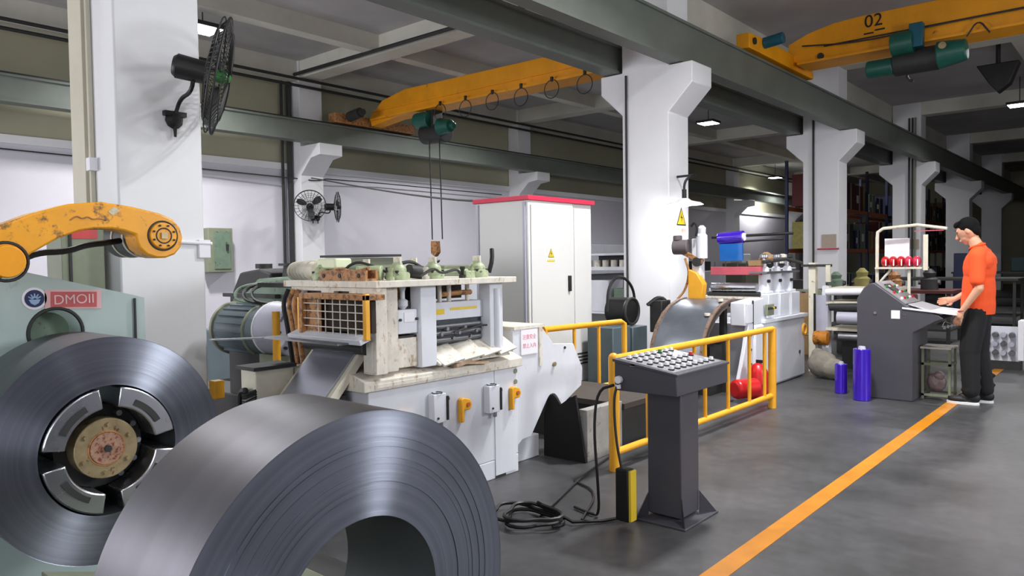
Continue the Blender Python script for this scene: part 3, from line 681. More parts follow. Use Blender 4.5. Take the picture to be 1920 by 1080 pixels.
# frame posts
for (x0, x1, y0, y1, m) in ((-3.25, -3.17, 2.59, 2.70, MDIRT), (-3.25, -3.16, 2.86, 2.98, MGREY), (-3.25, -3.16, 3.44, 3.56, MGREY),
                            (-3.95, -3.87, 2.55, 2.66, MDIRT), (-3.95, -3.87, 3.44, 3.56, MDIRT), (-3.95, -3.87, 2.9, 3.0, MDIRT)):
    MB().box(x0, x1, y0, y1, .79, 1.255).build('frame_post', m, t, bevel=.004)
MB().cyl((-3.155, 3.50, .83), (-3.155, 3.50, 1.22), .022, n=12).build('guide_column', MGREY, t)
MB().box(-3.985, -3.11, 2.50, 3.64, 1.255, 1.292).build('top_plate', MDIRT, t, bevel=.004)
# left bay
MB().box(-3.30, -3.185, 2.71, 2.86, .99, 1.125).build('bearing_block', MGREY, t, bevel=.004)
MB().box(-3.30, -3.19, 2.70, 2.86, .80, .965).build('lower_block', MDIRT, t, bevel=.004)
MB().box(-3.30, -3.20, 2.71, 2.86, .966, .978).build('shim', DARK, t)
MB().lathe([(.012, 0), (.03, .02), (.03, .05), (.014, .06), (.014, .10), (.02, .12), (.008, .15)], (-3.23, 2.785, 1.125), (0, 0, 1), 14).build('spindle', MGREY, t)
MB().box(-3.5, -3.32, 2.70, 2.86, 1.0, 1.25).build('rusty_backing', RUST, t)
for y in (2.725, 2.845): MB().cyl((-3.185, y, 1.07), (-3.175, y, 1.07), .008, n=8).build('bolt', DARK, t)
MB().box(-3.184, -3.181, 2.755, 2.83, 1.055, 1.11).build('white_label', PAPER, t)
# main bay
MB().box(-3.36, -3.22, 2.98, 3.44, 1.045, 1.15).build('pressure_beam', MGREY, t, bevel=.004)
MB().box(-3.219, -3.217, 3.02, 3.1, 1.08, 1.11).box(-3.219, -3.217, 3.15, 3.38, 1.10, 1.115).build('beam_label', SIGNY, t)
MB().box(-3.37, -3.24, 2.98, 3.44, .90, 1.043).build('roller_bank', mat('dark_roller_bank', (70, 78, 84), .4, metal=.5, wear=.25, scale=25), t)
for j in range(3):
    MB().cyl((-3.235, 3.0, .925 + .04*j), (-3.235, 3.42, .925 + .04*j), .016, n=10).build('levelling_roller', DSTEEL, t)
rnd = random.Random(3)
for i in range(9):
    MB().cyl((-3.215, 3.02 + .05*i, .93 + .03*(i % 3)), (-3.208, 3.02 + .05*i, .93 + .03*(i % 3)), .011, n=8).build('roller_end', STEEL, t)
MB().tube([(-3.2, 3.16, .965), (-3.19, 3.22, .985), (-3.19, 3.28, .975), (-3.19, 3.36, .995), (-3.19, 3.46, .99)], .006, 6, 2).build('air_hose', BLACK, t)
MB().prism([(-3.95, .79), (-3.14, .79), (-3.14, .80), (-3.30, .90), (-3.9, .92)], 'y', 2.98, 3.60).build('waste_tray', MDIRT, t)
for i, (yy, zz, rr) in enumerate(((2.99, .81, .1), (3.16, .82, -.12), (3.32, .83, .05), (3.47, .83, .15))):
    MB().obox((-3.19, yy + .09, zz + .03), (.16, .17, .012), (R(10), R(32), rr)).build('loose_sheet', MDIRT, t)
MB().obox((-3.165, 3.25, .79), (.05, .28, .02), (R(6), 0, .06)).obox((-3.15, 3.27, .775), (.03, .24, .015), (R(-5), 0, -.05)).build('rag', mat('stained_rag', (190, 160, 134), .9, wear=.2, scale=30), t)
MB().box(-3.9, -3.4, 2.99, 3.43, 1.16, 1.25).build('inner_mechanism', DARK, t)
for y in (3.03, 3.12, 3.2, 3.36):
    MB().cyl((-3.28, y, 1.15), (-3.28, y, 1.255), .014 if y != 3.03 else .02, n=10).build('tie_rod', MDIRT, t)
MB().tube([(-3.3, 3.14, 1.19), (-3.27, 3.25, 1.20), (-3.27, 3.38, 1.20)], .016, 8, 1).build('copper_pipe', RUST, t)
MB().box(-3.95, -3.9, 2.62, 3.5, .8, 1.25).build('back_panel', DARK, t)
# domed adjusting gear heads on top (row along the frame, plus two on the entry side)
def head(x, y, s=1.0, m=LGRN):
    g = MB().lathe([(.068*s, 0), (.070*s, .03*s), (.064*s, .042*s), (.052*s, .046*s), (.050*s, .062*s), (.044*s, .076*s), (.030*s, .086*s), (.026*s, .098*s)], (x, y, 1.292), (0, 0, 1), 22).build('adjusting_head', m, t)
    MB().ell((x, y, 1.292 + .106*s), (.022*s, .022*s, .022*s), 12).box(x - .03*s, x + .03*s, y - .006, y + .006, 1.292 + .09*s, 1.292 + .13*s).build('cap', CREAM, g)
    for k in range(4):
        a = R(45 + 90*k); MB().cyl((x + .058*s*math.cos(a), y + .058*s*math.sin(a), 1.30), (x + .058*s*math.cos(a), y + .058*s*math.sin(a), 1.345), .010*s, n=6).build('bolt', DARK, g)
    return g
for (x, y, s) in ((-3.26, 2.78, 1.0), (-3.27, 3.06, 1.0), (-3.25, 3.42, 1.05), (-3.75, 2.62, .95), (-3.82, 3.0, .95), (-3.82, 3.4, 1.0)): head(x, y, s)
MB().cyl((-3.27, 3.12, 1.335), (-3.27, 3.36, 1.335), .012, n=8).build('drive_shaft', LGRN, t)
MB().cyl((-3.3, 2.70, 1.33), (-3.42, 2.62, 1.33), .045, n=16).build('gear_motor', LGRN, t, bevel=.005)
MB().cyl((-3.28, 2.88, 1.34), (-3.28, 2.98, 1.33), .04, n=14).build('coupling', DARK, t)
ch = MB().box(-3.64, -3.22, 2.52, 2.535, 1.292, 1.35).box(-3.64, -3.22, 2.535, 2.59, 1.292, 1.305).box(-3.64, -3.22, 2.59, 2.605, 1.292, 1.35).build('rusty_channel', RUST, t)
for x in (-3.6, -3.45, -3.28): MB().cyl((x, 2.515, 1.32), (x, 2.52, 1.32), .012, n=8).build('rivet', DARK, ch)
MB().tube([(-3.62, 2.56, 1.33), (-3.5, 2.56, 1.36), (-3.36, 2.56, 1.335), (-3.24, 2.56, 1.36)], .012, 8, 2).build('brown_hose', RUST, t)
for k, (x, y) in enumerate(((-3.18, 2.66), (-3.18, 2.92), (-3.18, 3.22), (-3.20, 3.32), (-3.5, 2.75), (-3.55, 2.95), (-3.5, 3.2))):
    MB().lathe([(.022, 0), (.022, .018), (.012, .022), (.012, .05), (.016, .055), (.016, .07)], (x, y, 1.292), (0, 0, 1), 8).build('adjusting_bolt', (LGRN, MDIRT, DARK)[k % 3], t)
MB().tube([(-3.15, 2.85, 1.31), (-3.14, 2.95, 1.36), (-3.16, 3.02, 1.32), (-3.15, 3.14, 1.35), (-3.18, 3.2, 1.32)], .008, 6, 2).build('cable', DARK, t)
MB().box(-3.21, -3.15, 3.22, 3.30, 1.292, 1.335).build('terminal_box', LGRN, t, bevel=.004)
MB().cyl((-3.40, 2.68, 1.33), (-3.62, 2.72, 1.335), .04, n=16).build('gear_motor', GRN, t, bevel=.004)
MB().tube([(-3.55, 2.6, 1.33), (-3.45, 2.62, 1.40), (-3.35, 2.66, 1.38), (-3.3, 2.75, 1.33)], .008, 6, 2).build('cable', DARK, t)
MB().tube([(-3.3, 2.82, 1.38), (-3.28, 2.9, 1.40), (-3.28, 2.98, 1.36)], .01, 6, 2).build('cable', DARK, t)
MB().tube([(-3.22, 3.50, 1.32), (-3.2, 3.51, 1.40), (-3.22, 3.53, 1.47)], .014, 8, 1).build('lever', BLACK, t)
MB().cyl((-4.50, 2.93, 1.34), (-4.1, 2.76, 1.35), .05, .058, 18).cyl((-4.1, 2.76, 1.35), (-3.85, 2.66, 1.35), .058, .05, 18).build('ribbed_duct', CREAM, t, bevel=.004)
for i in range(6):
    f = i/6; p = Vector((-4.48, 2.92, 1.34)).lerp(Vector((-3.88, 2.68, 1.35)), f)
    MB().torus(p, (.4, -.22, .01), .058, .010, 20, 6).build('duct_rib', CREAM, t)
MB().box(-4.55, -3.9, 2.66, 2.98, 1.24, 1.27).build('duct_shelf', DARK, t)
MB().box(-3.78, -3.60, 2.60, 2.72, 1.36, 1.42).build('cream_cover', mat('pale_lime_cover', (224, 232, 196), .5), t, bevel=.01)
# entry side: slotted face, rusty cage, yellow handle
MB().box(-3.92, -3.12, 2.515, 2.545, 1.235, 1.258).box(-3.92, -3.80, 2.515, 2.545, 1.10, 1.235).box(-3.62, -3.50, 2.515, 2.545, 1.14, 1.235).box(-3.36, -3.24, 2.515, 2.545, 1.14, 1.235).build('entry_face', MDIRT, t)
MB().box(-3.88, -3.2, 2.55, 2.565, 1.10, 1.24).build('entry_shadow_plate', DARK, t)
MB().box(-3.24, -3.13, 2.51, 2.59, .79, 1.255).build('corner_plate', MDIRT, t, bevel=.004)
cg = MB().box(-3.66, -3.06, 2.39, 2.52, 1.195, 1.225)
cg.build('cage_top', RUST, t, bevel=.003)
MB().obox((-3.41, 2.40, .99), (.66, .07, .03), (R(20), 0, 0)).build('cage_bottom', MGREY, t, bevel=.003)
MB().box(-3.66, -3.63, 2.39, 2.42, .98, 1.2).build('cage_post', RUST, t, bevel=.003)
MB().box(-3.085, -3.06, 2.39, 2.42, .99, 1.23).build('cage_handle', FYEL, t, bevel=.004)
MB().box(-3.63, -3.50, 2.425, 2.432, 1.0, 1.195).build('rusty_panel', RUST, t)
for i in range(4): MB().cyl((-3.64, 2.405, 1.045 + .042*i), (-3.08, 2.405, 1.045 + .042*i), .0032, n=6).build('cage_bar', MDIRT, t)
for i in range(7): MB().cyl((-3.50 + .066*i, 2.41, .99), (-3.50 + .066*i, 2.41, 1.195), .0032, n=6).build('cage_bar', MDIRT, t)
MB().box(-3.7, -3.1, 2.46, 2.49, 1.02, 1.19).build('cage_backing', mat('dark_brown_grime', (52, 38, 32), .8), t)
MB().box(-3.88, -3.18, 2.30, 2.52, .965, .975).build('entry_tray', DSTEEL, t)
MB().cyl((-3.75, 2.50, .93), (-3.2, 2.50, .93), .035, n=18).build('entry_roller', DARK, t)
for x in (-3.90, -3.845, -3.79): MB().tube([(x, 2.48, 1.24), (x, 2.44, 1.16), (x + .01, 2.46, 1.04), (x, 2.5, .8)], .014, 8, 2).build('entry_hose', RUST if x > -3.88 else BLACK, t)
MB().box(-3.75, -3.725, 2.44, 2.50, .95, 1.2).build('yellow_strap', FYEL, t)
MB().box(-3.22, -3.15, 2.50, 2.58, .80, .97).build('lower_corner_block', MDIRT, t, bevel=.004)
# clamps and hooks on the front of the base
def clamp(y, z):
    c = MB().box(X1, X1 + .05, y, y + .10, z, z + .17).build('clamp_box', MGREY, t, bevel=.004)
    MB().box(X1, X1 + .055, y + .10, y + .115, z + .01, z + .15).build('clamp_edge', BLACK, c)
    MB().cyl((X1 + .05, y + .03, z + .03), (X1 + .056, y + .03, z + .03), .007, n=8).build('screw', DARK, c)
    MB().cyl((X1 + .02, y + .085, z + .13), (X1 + .02, y + .14, z + .13), .016, n=10).build('knob', BLACK, c)
    MB().cyl((X1 + .03, y + .07, z - .03), (X1 + .03, y + .07, z), .014, n=10).build('clamp_foot', STEEL, c)
    MB().torus((X1 + .025, y + .05, z + .175), (0, 0, 1), .03, .003, 16, 5).build('wire_loop', DARK, c)
clamp(2.93, .455); clamp(3.40, .44)
for y, z in ((3.17, .42), (3.635, .425), (2.70, .40)):
    k = MB().prism([(y, z), (y + .025, z), (y + .025, z + .07), (y + .075, z + .07), (y + .095, z + .10), (y + .075, z + .135), (y + .02, z + .15), (y, z + .14)], 'x', X1, X1 + .035).build('lifting_hook', FYEL, t, bevel=.006)
    MB().cyl((X1 + .035, y + .055, z + .105), (X1 + .042, y + .055, z + .105), .014, n=12).build('hook_pin', ORANGE, k)
MB().box(X1 - .01, X1 + .002, 3.50, 3.60, .0, .115).build('cable_opening', DARK, t)
for y, z in ((3.70, .67), (3.70, .60)): MB().cyl((X1 + .003, y, z), (X1 + .012, y, z), .016, n=10).build('plug', OLIVE, t)

# exit guard plate with sign
t = thing('exit_guard', 'pale grey notched guard plate with white notice at the leveller exit', 'guard', (-3.27, 4.1, .2))
g1 = [(3.758,.941),(4.064,.933),(4.20,.80),(4.439,.78),(4.550,.585),(4.534,.459),(4.287,.345),(4.25,.40),(4.232,.422),(4.205,.442),(4.176,.446),(4.150,.44),(4.126,.42),(4.009,.275),(3.937,.184),(3.846,.18),(3.801,.15),(3.758,.15)]
MB().prism(g1, 'x', -3.275, -3.25).build('plate', MGREY, t, bevel=.003)
MB().box(-3.95, -3.275, 3.76, 4.05, .60, .93).build('side_box', MGREY, t, bevel=.004)
MB().box(-3.97, -3.24, 3.76, 4.09, .93, .95).build('lid', MDIRT, t)
MB().box(-3.25, -3.242, 3.835, 4.01, .755, .925).build('notice', PAPER, t)
for i in range(2): text('NOTICE'[:5] if 0 else ('\u6ce8\u610f\u5b89\u5168' if i == 0 else '\u7981\u6b62\u5165\u5185'), .036, (-3.2415, 3.922, .872 - .06*i), (R(90), 0, R(90)), PINKT, t, extrude=.0004)
MB().box(-3.25, -3.24, 4.03, 4.06, .66, .93).build('edge_strip', MDIRT, t)
MB().cyl((-3.25, 4.20, .655), (-3.236, 4.20, .655), .016, n=10).build('knob', BRASS, t)
MB().cyl((-3.25, 4.33, .76), (-3.243, 4.33, .76), .010, n=8).build('bolt', DARK, t)
tag(MB().prism([(-3.304,.30),(-3.26,.42),(-3.225,.45),(-3.19,.42),(-3.160,.38),(-3.10,.42),(-3.030,.46),(-2.946,.0),(-3.309,.0)], 'y', 4.15, 4.17).build('loop_pit_curtain', MATTE, loc=(-3.1, 4.15, 0)), 'matte black curtain sheet hanging under the leveller exit guard', 'curtain')
tag(MB().box(-3.9, -3.33, 3.80, 4.12, 0, .16).build('plinth', MGREY, bevel=.005), 'pale grey floor plinth between leveller base and black curtain', 'plinth')
t = thing('pit_kerb', 'low grey steel trough wall beside the black curtain', 'kerb', (-2.97, 4.4, 0))
MB().box(-3.02, -2.95, 4.18, 4.62, 0, .36).build('wall_panel', mat('weathered_concrete_panel', (150, 148, 144), .7, wear=.2, scale=8, rgb2=(96, 86, 76), amt=.3), t, bevel=.004)
MB().box(-3.84, -2.93, 4.62, 5.3, .30, .34).build('cover_plate', mat('rusty_dark_plate', (62, 54, 48), .6, wear=.2, scale=6), t)
MB().box(-3.84, -3.0, 4.66, 5.3, 0, .30).build('dark_trough', DARK, t)

# ================================================================ FENCES
def rail(p, q, r, m, parent, name): return MB().cyl(p, q, r, n=14).build(name, m, parent)
t = thing('safety_fence', 'yellow tubular safety fence in front of the machines beside the button desk', 'fence', (-2.695, 5.4, 0))
X = -2.695
for y in (4.125, 6.79): MB().cyl((X, y, 0), (X, y, .745), .036, n=18).build('post', FYEL, t)
MB().ell((X, 4.125, .745), (.036, .036, .036), 12).build('post_cap', FYEL, t)
MB().tube([(X, 4.125, .74), (X, 6.79, .735)], .026, 14).build('top_rail', FYEL, t)
MB().tube([(X, 4.125, .12), (X, 6.79, .115)], .024, 14).build('bottom_rail', FYEL, t)
MB().cyl((X, 4.575, .12), (X, 4.575, .735), .026, n=14).build('bar', FYEL, t)
for y in (5.252, 5.43, 5.848, 6.277, 6.61): MB().cyl((X, y, .12), (X, y, .735), .016, n=12).build('bar', FYEL, t)
t = thing('safety_fence', 'yellow tubular safety fence in front of the white electrical cabinet', 'fence', (-3.9, 5.5, 0))
X = -3.9
MB().tube([(X, 4.90, .815), (X, 6.10, .80), (X, 6.16, .78), (X, 6.16, 0)], .026, 14).build('frame_tube', FYEL, t)
MB().tube([(X, 4.90, .22), (X, 6.16, .22)], .024, 14).build('bottom_rail', FYEL, t)
MB().cyl((X, 4.92, 0), (X, 4.92, .815), .026, n=14).build('post', FYEL, t)
for y in (5.342, 5.725): MB().cyl((X, y, .22), (X, y, .805), .016, n=12).build('bar', FYEL, t)

# ================================================================ ELECTRICAL CABINET
def warn(parent, x, y, z, s, facing='x'):
    """yellow warning triangle with black bolt on a face looking to +x"""
    MB().prism([(y - s*.5, z - s*.43), (y + s*.5, z - s*.43), (y, z + s*.5)], 'x', x, x + .003).build('warning_triangle', BLACK, parent)
    MB().prism([(y - s*.40, z - s*.37), (y + s*.40, z - s*.37), (y, z + s*.39)], 'x', x + .003, x + .005).build('warning_field', SIGNY, parent)
    MB().prism([(y + s*.02, z + s*.22), (y - s*.10, z - s*.06), (y + .01*s, z - s*.04), (y - s*.04, z - s*.28), (y + s*.12, z + s*.02), (y, z + s*.01)], 'x', x + .005, x + .006).build('bolt_symbol', BLACK, parent)
t = thing('electrical_cabinet', 'tall white electrical cabinet with crimson top strip and warning triangle', 'cabinet', (-4.9, 6.1, 0))
MB().box(-5.3, -4.6, 5.57, 6.30, .08, 1.985).build('body', CABW, t, bevel=.006)
MB().box(-5.3, -4.62, 6.305, 6.655, .08, 1.985).build('side_bay', CABW, t, bevel=.006)
MB().box(-5.28, -4.62, 5.6, 6.63, 0, .08).build('plinth', DARK, t)
dr = MB().box(-4.6, -4.585, 5.60, 6.29, .12, 1.94).build('door', CABW, t, bevel=.004)
MB().box(-4.62, -4.605, 6.33, 6.63, .12, 1.94).build('door', CABW, t, bevel=.004)
MB().box(-4.585, -4.56, 6.18, 6.215, 1.08, 1.24).build('handle', BLACK, dr, bevel=.004)
MB().box(-5.32, -4.58, 5.55, 6.67, 1.985, 2.03).build('top_strip', CRIM, t, bevel=.004)
MB().box(-4.565, -4.545, 5.5, 5.5, 1, 1).build('unused', CRIM, t) if 0 else None
warn(t, -4.585, 5.90, 1.47, .10)
MB().box(-4.585, -4.583, 5.84, 5.96, 1.385, 1.40).build('label_strip', SIGNY, t)
MB().box(-4.585, -4.582, 5.84, 5.97, 1.41, 1.53).build('sticker', mat('pale_sticker', (232, 230, 205), .6), t).location.x -= .0005
MB().box(-5.28, -5.25, 5.555, 5.57, .1, 1.97).box(-4.66, -4.63, 5.555, 5.57, .1, 1.97).build('side_panel_fold', LAV, t)
for i in range(4): MB().box(-4.605, -4.598, 6.36, 6.6, .30 + .035*i, .315 + .035*i).build('vent_slot', DARK, t)
conduit([(-5.36, 5.9, 2.04), (-6.5, 6.5, 2.15), (-9, 7.5, 2.5), (-13.3, 9.0, 3.2)], .012, DARK, 'thin dark cable sagging from the white cabinet to the side wall', sm=2, cat='cable')
conduit([(-13.3, 0.0, 3.26), (-13.3, 8.6, 3.16), (-13.0, 9.0, 3.10), (-13.3, 9.5, 3.22), (-13.3, 15, 3.2)], .012, DARK, 'thin dark cable running under the ledge of the side wall', sm=1, cat='cable')

# warning sign and caged lamp on second column
t = thing('warning_sign', 'yellow triangular electrical warning sign on the second column', 'sign', (-4.8, 8.98, 1.95))
MB().box(-4.8, -4.797, 8.84, 9.16, 1.66, 2.12).build('sign_plate', PAPER, t)
warn(t, -4.797, 9.0, 1.955, .26)
text('\u5f53\u5fc3\u89e6\u7535', .062, (-4.795, 9.0, 1.775), (R(90), 0, R(90)), mat('faint_orange_ink', (206, 160, 120), .8), t)
t = thing('wall_lamp', 'round white shaded lamp on a black gooseneck on the second column', 'lamp', (-4.5, 8.5, 2.1))
lp = Vector((-4.46, 8.45, 2.10))
MB().lathe([(.20, -.02), (.235, -.03), (.20, -.005), (.09, .02), (.05, .05), (.0, .055)], lp, (0, 0, 1), 32).build('shade', PAPER, t)
MB().tube([lp + Vector((0, 0, .08)), lp + Vector((0, 0, .26)), lp + Vector((.05, .10, .34)), (-4.45, 8.8, 2.47), (-4.8, 8.9, 2.48)], .016, 8, 2).build('gooseneck', BLACK, t)
MB().cyl(lp + Vector((0, 0, .04)), lp + Vector((0, 0, .16)), .028).build('socket', BLACK, t)
MB().lathe([(.0, -.06), (.05, -.05), (.10, -.03), (.16, -.022), (.19, -.02)], lp, (0, 0, 1), 24).build('bulb', LAMP, t)
l = bpy.data.lights.new('wall_lamp_light', 'POINT'); l.energy = 16; l.shadow_soft_size = .1; l.color = (1, 1, 1)
lo = bpy.data.objects.new('wall_lamp_light', l); COL.objects.link(lo); lo.location = lp + Vector((0, 0, -.14))

# ================================================================ BUTTON DESK (pedestal)
t = thing('button_desk', 'charcoal pedestal desk with rows of white push buttons', 'control desk', (-1.97, 3.6, 0))
bx0, bx1, by0, by1 = -2.165, -1.80, 3.32, 3.90
MB().prism([(bx0, .70), (bx1, .70), (bx1, .805), (bx0, .855)], 'y', by0, by1).build('box', CHAR, t, bevel=.005)
MB().prism([(bx0 - .008, .852), (bx1 + .008, .802), (bx1 + .008, .815), (bx0 - .008, .867)], 'y', by0 - .008, by1 + .008).build('lid', CHAR, t, bevel=.003)
MB().prism([(bx0 + .02, .862), (bx1 - .015, .814), (bx1 - .015, .818), (bx0 + .02, .867)], 'y', by0 + .02, by1 - .02).build('panel', PANELG, t)
def topz(x): return .866 - (x - bx0 - .02) * (.05/.34)
rnd = random.Random(5)
for i in range(8):
    for j in range(5):
        if i >= 6 and j in (1, 3): continue
        x = bx0 + .055 + .062*j; y = by0 + .06 + .064*i; z = topz(x)
        MB().cyl((x, y, z), (x, y, z + .006), .017, n=12).build('button_ring', BLACK, t)
        mm = BWHITE
        if i == 7 and j == 2: mm = RED
        if i == 5 and j == 0: mm = GREENP
        MB().cyl((x, y, z + .006), (x, y, z + .022), .012, .010, 12).build('push_button', mm, t)
MB().box(-2.075, -1.875, 3.50, 3.70, .02, .70).build('post', CHAR, t, bevel=.006)
MB().box(-2.10, -1.80, 3.40, 3.78, 0, .012).build('base_plate', CHAR, t, bevel=.003)
for a, b in (((-1.875, 3.5), (-1.81, 3.41)), ((-1.875, 3.7), (-1.81, 3.77)), ((-2.075, 3.5), (-2.095, 3.41))):
    MB().add([(a[0], a[1], .012), (b[0], b[1], .012), (a[0], a[1], .13), (a[0]+.008, a[1]-.008, .012), (b[0]+.008, b[1]-.008, .012), (a[0]+.008, a[1]-.008, .13)], [(0,1,2), (5,4,3), (0,3,4,1), (1,4,5,2), (2,5,3,0)]).build('gusset', CHAR, t)
MB().obox((-2.05, 3.315, .84), (.03, .006, .012)).build('latch', STEEL, t)
MB().cyl((-2.13, 3.315, .76), (-2.13, 3.295, .76), .02, n=14).cyl((-2.13, 3.30, .735), (-2.13, 3.30, .715), .016, n=14).build('cable_gland', PAPER, t)
tag(MB().tube([(-2.13, 3.295, .74), (-2.14, 3.27, .66), (-2.12, 3.26, .45), (-2.10, 3.28, .30)], .007, 8, 2).build('pendant_cable', DARK, loc=(-2.13, 3.3, .7)), 'thin grey cable hanging from the button desk to the handheld pendant', 'cable')
tag(MB().tube([(-2.155, 3.30, .73), (-2.24, 3.27, .70), (-2.26, 3.26, .5), (-2.25, 3.28, .2), (-2.27, 3.32, .012), (-2.3, 3.3, .012), (-2.45, 3.34, .012)], .008, 8, 2).build('desk_cable', BLACK, loc=(-2.2, 3.3, .7)), 'black cable dropping from the button desk to the floor coil', 'cable')
t = thing('pendant_control', 'black handheld pendant with yellow side stripe hanging beside the button desk', 'pendant control', (-2.09, 3.3, .02))
MB().box(-2.135, -2.055, 3.27, 3.33, .025, .30).build('body', BLACK, t, bevel=.008)
MB().box(-2.055, -2.040, 3.272, 3.328, .03, .295).build('stripe', SIGNY, t, bevel=.003)
mb = MB(); pts = []
for i in range(90):
    a = i*.23; rr = .17 + .03*math.sin(i*.7); pts.append((-2.53 + rr*math.cos(a)*1.0 + .05*math.sin(i*.11), 3.02 + rr*math.sin(a)*.8, .012 + .0006*i))
pts += [(-2.30, 3.12, .02), (-2.2, 3.25, .012), (-2.13, 3.40, .012)]
tag(mb.tube(pts, .010, 6).build('cable_coil', BLACK, loc=(-2.5, 3.0, 0)), 'tangled black cable coil lying on the floor left of the button desk', 'cable')
tag(MB().tube([(-2.5, 3.1, .012), (-2.78, 3.9, .012), (-2.95, 4.6, .012)], .008, 6, 2).tube([(-2.3, 3.2, .01), (-2.5, 3.65, .01), (-2.75, 3.75, .01)], .007, 6, 2).build('floor_cable', BLACK, loc=(-2.5, 3.1, 0)), 'black cable trailing along the floor towards the fence', 'cable')

# ================================================================ SECOND MACHINE: curved apron table + slitter
t = thing('apron_table', 'curved grey steel apron table with brown edges before the slitter', 'feed table', (-3.6, 6.7, 0))
curve = [(6.68, .40), (6.72, .53), (6.82, .70), (6.95, .82), (7.10, .90), (7.28, .95), (7.45, .965)]
th = [(y + .012, z - .016) for y, z in reversed(curve)]
MB().prism(curve + th, 'x', -3.90, -3.38).build('apron_sheet', mat('apron_sheet_grey', (124, 130, 140), .35, metal=.7, wear=.15, scale=3), t)
EDGE = mat('brown_stained_edge', (120, 98, 84), .55, wear=.2, scale=16, rgb2=(70, 56, 48), amt=.5)
cr2 = [(y - .008, z + .012) for y, z in curve]; th2 = [(y + .03, z - .05) for y, z in reversed(curve)]
MB().prism(cr2 + th2, 'x', -3.38, -3.345).build('edge_rail', EDGE, t)
MB().prism(cr2 + th2, 'x', -3.935, -3.90).build('edge_rail', EDGE, t)
MB().tube([(-3.33, y - .01, z - .01) for y, z in curve[1:]], .010, 6, 1).build('edge_cable', BLACK, t)
for y, z in ((6.95, .82), (7.25, .95)): MB().cyl((-3.42, y, z), (-3.42, y, z + .025), .03, n=14).build('side_roller', MDIRT, t)
for x in (-3.8, -3.42):
    MB().box(x - .03, x + .03, 7.28, 7.34, 0, .90).build('leg', DARK, t)
MB().box(-3.8, -3.42, 7.0, 7.42, 0, .50).build('dark_underbox', DARK, t)
for k, y in enumerate((5.4, 5.6)):
    ch = thing('drag_chain', ('left', 'right')[k] + ' of two hanging black link chains seen behind the fence bars', 'chain', (-3.05, y, .1), 'black chains behind the fence')
    MB().box(-3.09, -3.05, y - .04, y + .04, .03, .50).build('link_strip', BLACK, ch)
    for i in range(7): MB().cyl((-3.048, y, .08 + .06*i), (-3.04, y, .08 + .06*i), .014, n=8).build('link_pin', MDIRT, ch)
t = thing('slitter', 'pale grey slitting machine with twin white cylinders behind the fence end', 'machine', (-3.5, 8.1, 0))
MB().box(-4.2, -3.15, 7.48, 8.94, 0, .70).build('base', MGREY, t, bevel=.03)
MB().prism([(7.05, .02), (7.46, .02), (7.46, .72), (7.35, .72), (7.25, .45)], 'x', -3.20, -3.16).build('side_plate', MGREY, t, bevel=.004)
for i in range(4): MB().cyl((-3.16, 7.40, .15 + .15*i), (-3.153, 7.40, .15 + .15*i), .014, n=10).build('hole_plug', DARK, t)
MB().box(-3.9, -3.13, 7.7, 8.98, .70, .74).build('deck', MGREY, t, bevel=.004)
MB().prism([(7.28, .70), (7.28, .94), (7.75, .97), (7.85, .74), (7.85, .70)], 'x', -3.33, -3.17).build('cheek_plate', MGREY, t, bevel=.01)
MB().box(-3.168, -3.155, 7.30, 7.44, .73, .92).build('white_panel', MGREY, t)
MB().box(-3.172, -3.160, 7.455, 7.475, .60, .955).build('gap', BLACK, t)
for j, (y, m) in enumerate(((8.05, MGREY), (8.38, MGREY), (8.72, MGREY))):
    c = MB().box(-3.42, -3.18, y - .13, y + .13, .74, 1.0).box(-3.38, -3.21, y - .085, y + .085, 1.0, 1.03).build('cylinder_block', m, t, bevel=.008)
    MB().lathe([(.062, 1.03), (.062, 1.22), (.05, 1.24), (.05, 1.28), (.03, 1.30)], (-3.28, y, 0), (0, 0, 1), 20).build('cylinder', m, c)
    MB().cyl((-3.28, y, 1.28), (-3.28, y, 1.36), .025, n=12).build('piston_rod', STEEL, c)
    MB().cyl((-3.23, y - .03, 1.14), (-3.205, y - .03, 1.14), .018, n=12).build('port', BLACK, c)
MB().box(-3.40, -3.20, 7.92, 8.9, 1.225, 1.245).build('cylinder_clamp', DSTEEL, t)
MB().tube([(-3.25, 7.95, 1.35), (-3.25, 8.6, 1.38), (-3.25, 9.1, 1.33)], .02, 8).build('crossbar', DARK, t)
for y in (8.1, 8.2, 8.45, 8.62, 8.8): MB().lathe([(.03, 0), (.03, .06), (.05, .07), (.05, .10), (.02, .11)], (-3.3, y, 1.33), (0, 0, 1), 12).build('valve', random.Random(int(y*100)).choice((DARK, MDIRT, STEEL)), t)
MB().box(-3.15, -3.12, 7.74, 7.92, .78, .9).build('valve_block', OLIVE, t, bevel=.005)
for i in range(4): MB().cyl((-3.12, 7.76 + .045*i, .86), (-3.09, 7.76 + .045*i, .86), .014, n=10).build('valve_knob', SIGNY if i == 2 else DARK, t)
MB().torus((-3.15, 8.9, .55), (1, 0, 0), .06, .018, 20, 6).build('yellow_loop', FYEL, t)
MB().cyl((-3.15, 8.75, .3), (-3.142, 8.75, .3), .02, n=12).build('plug', DARK, t)
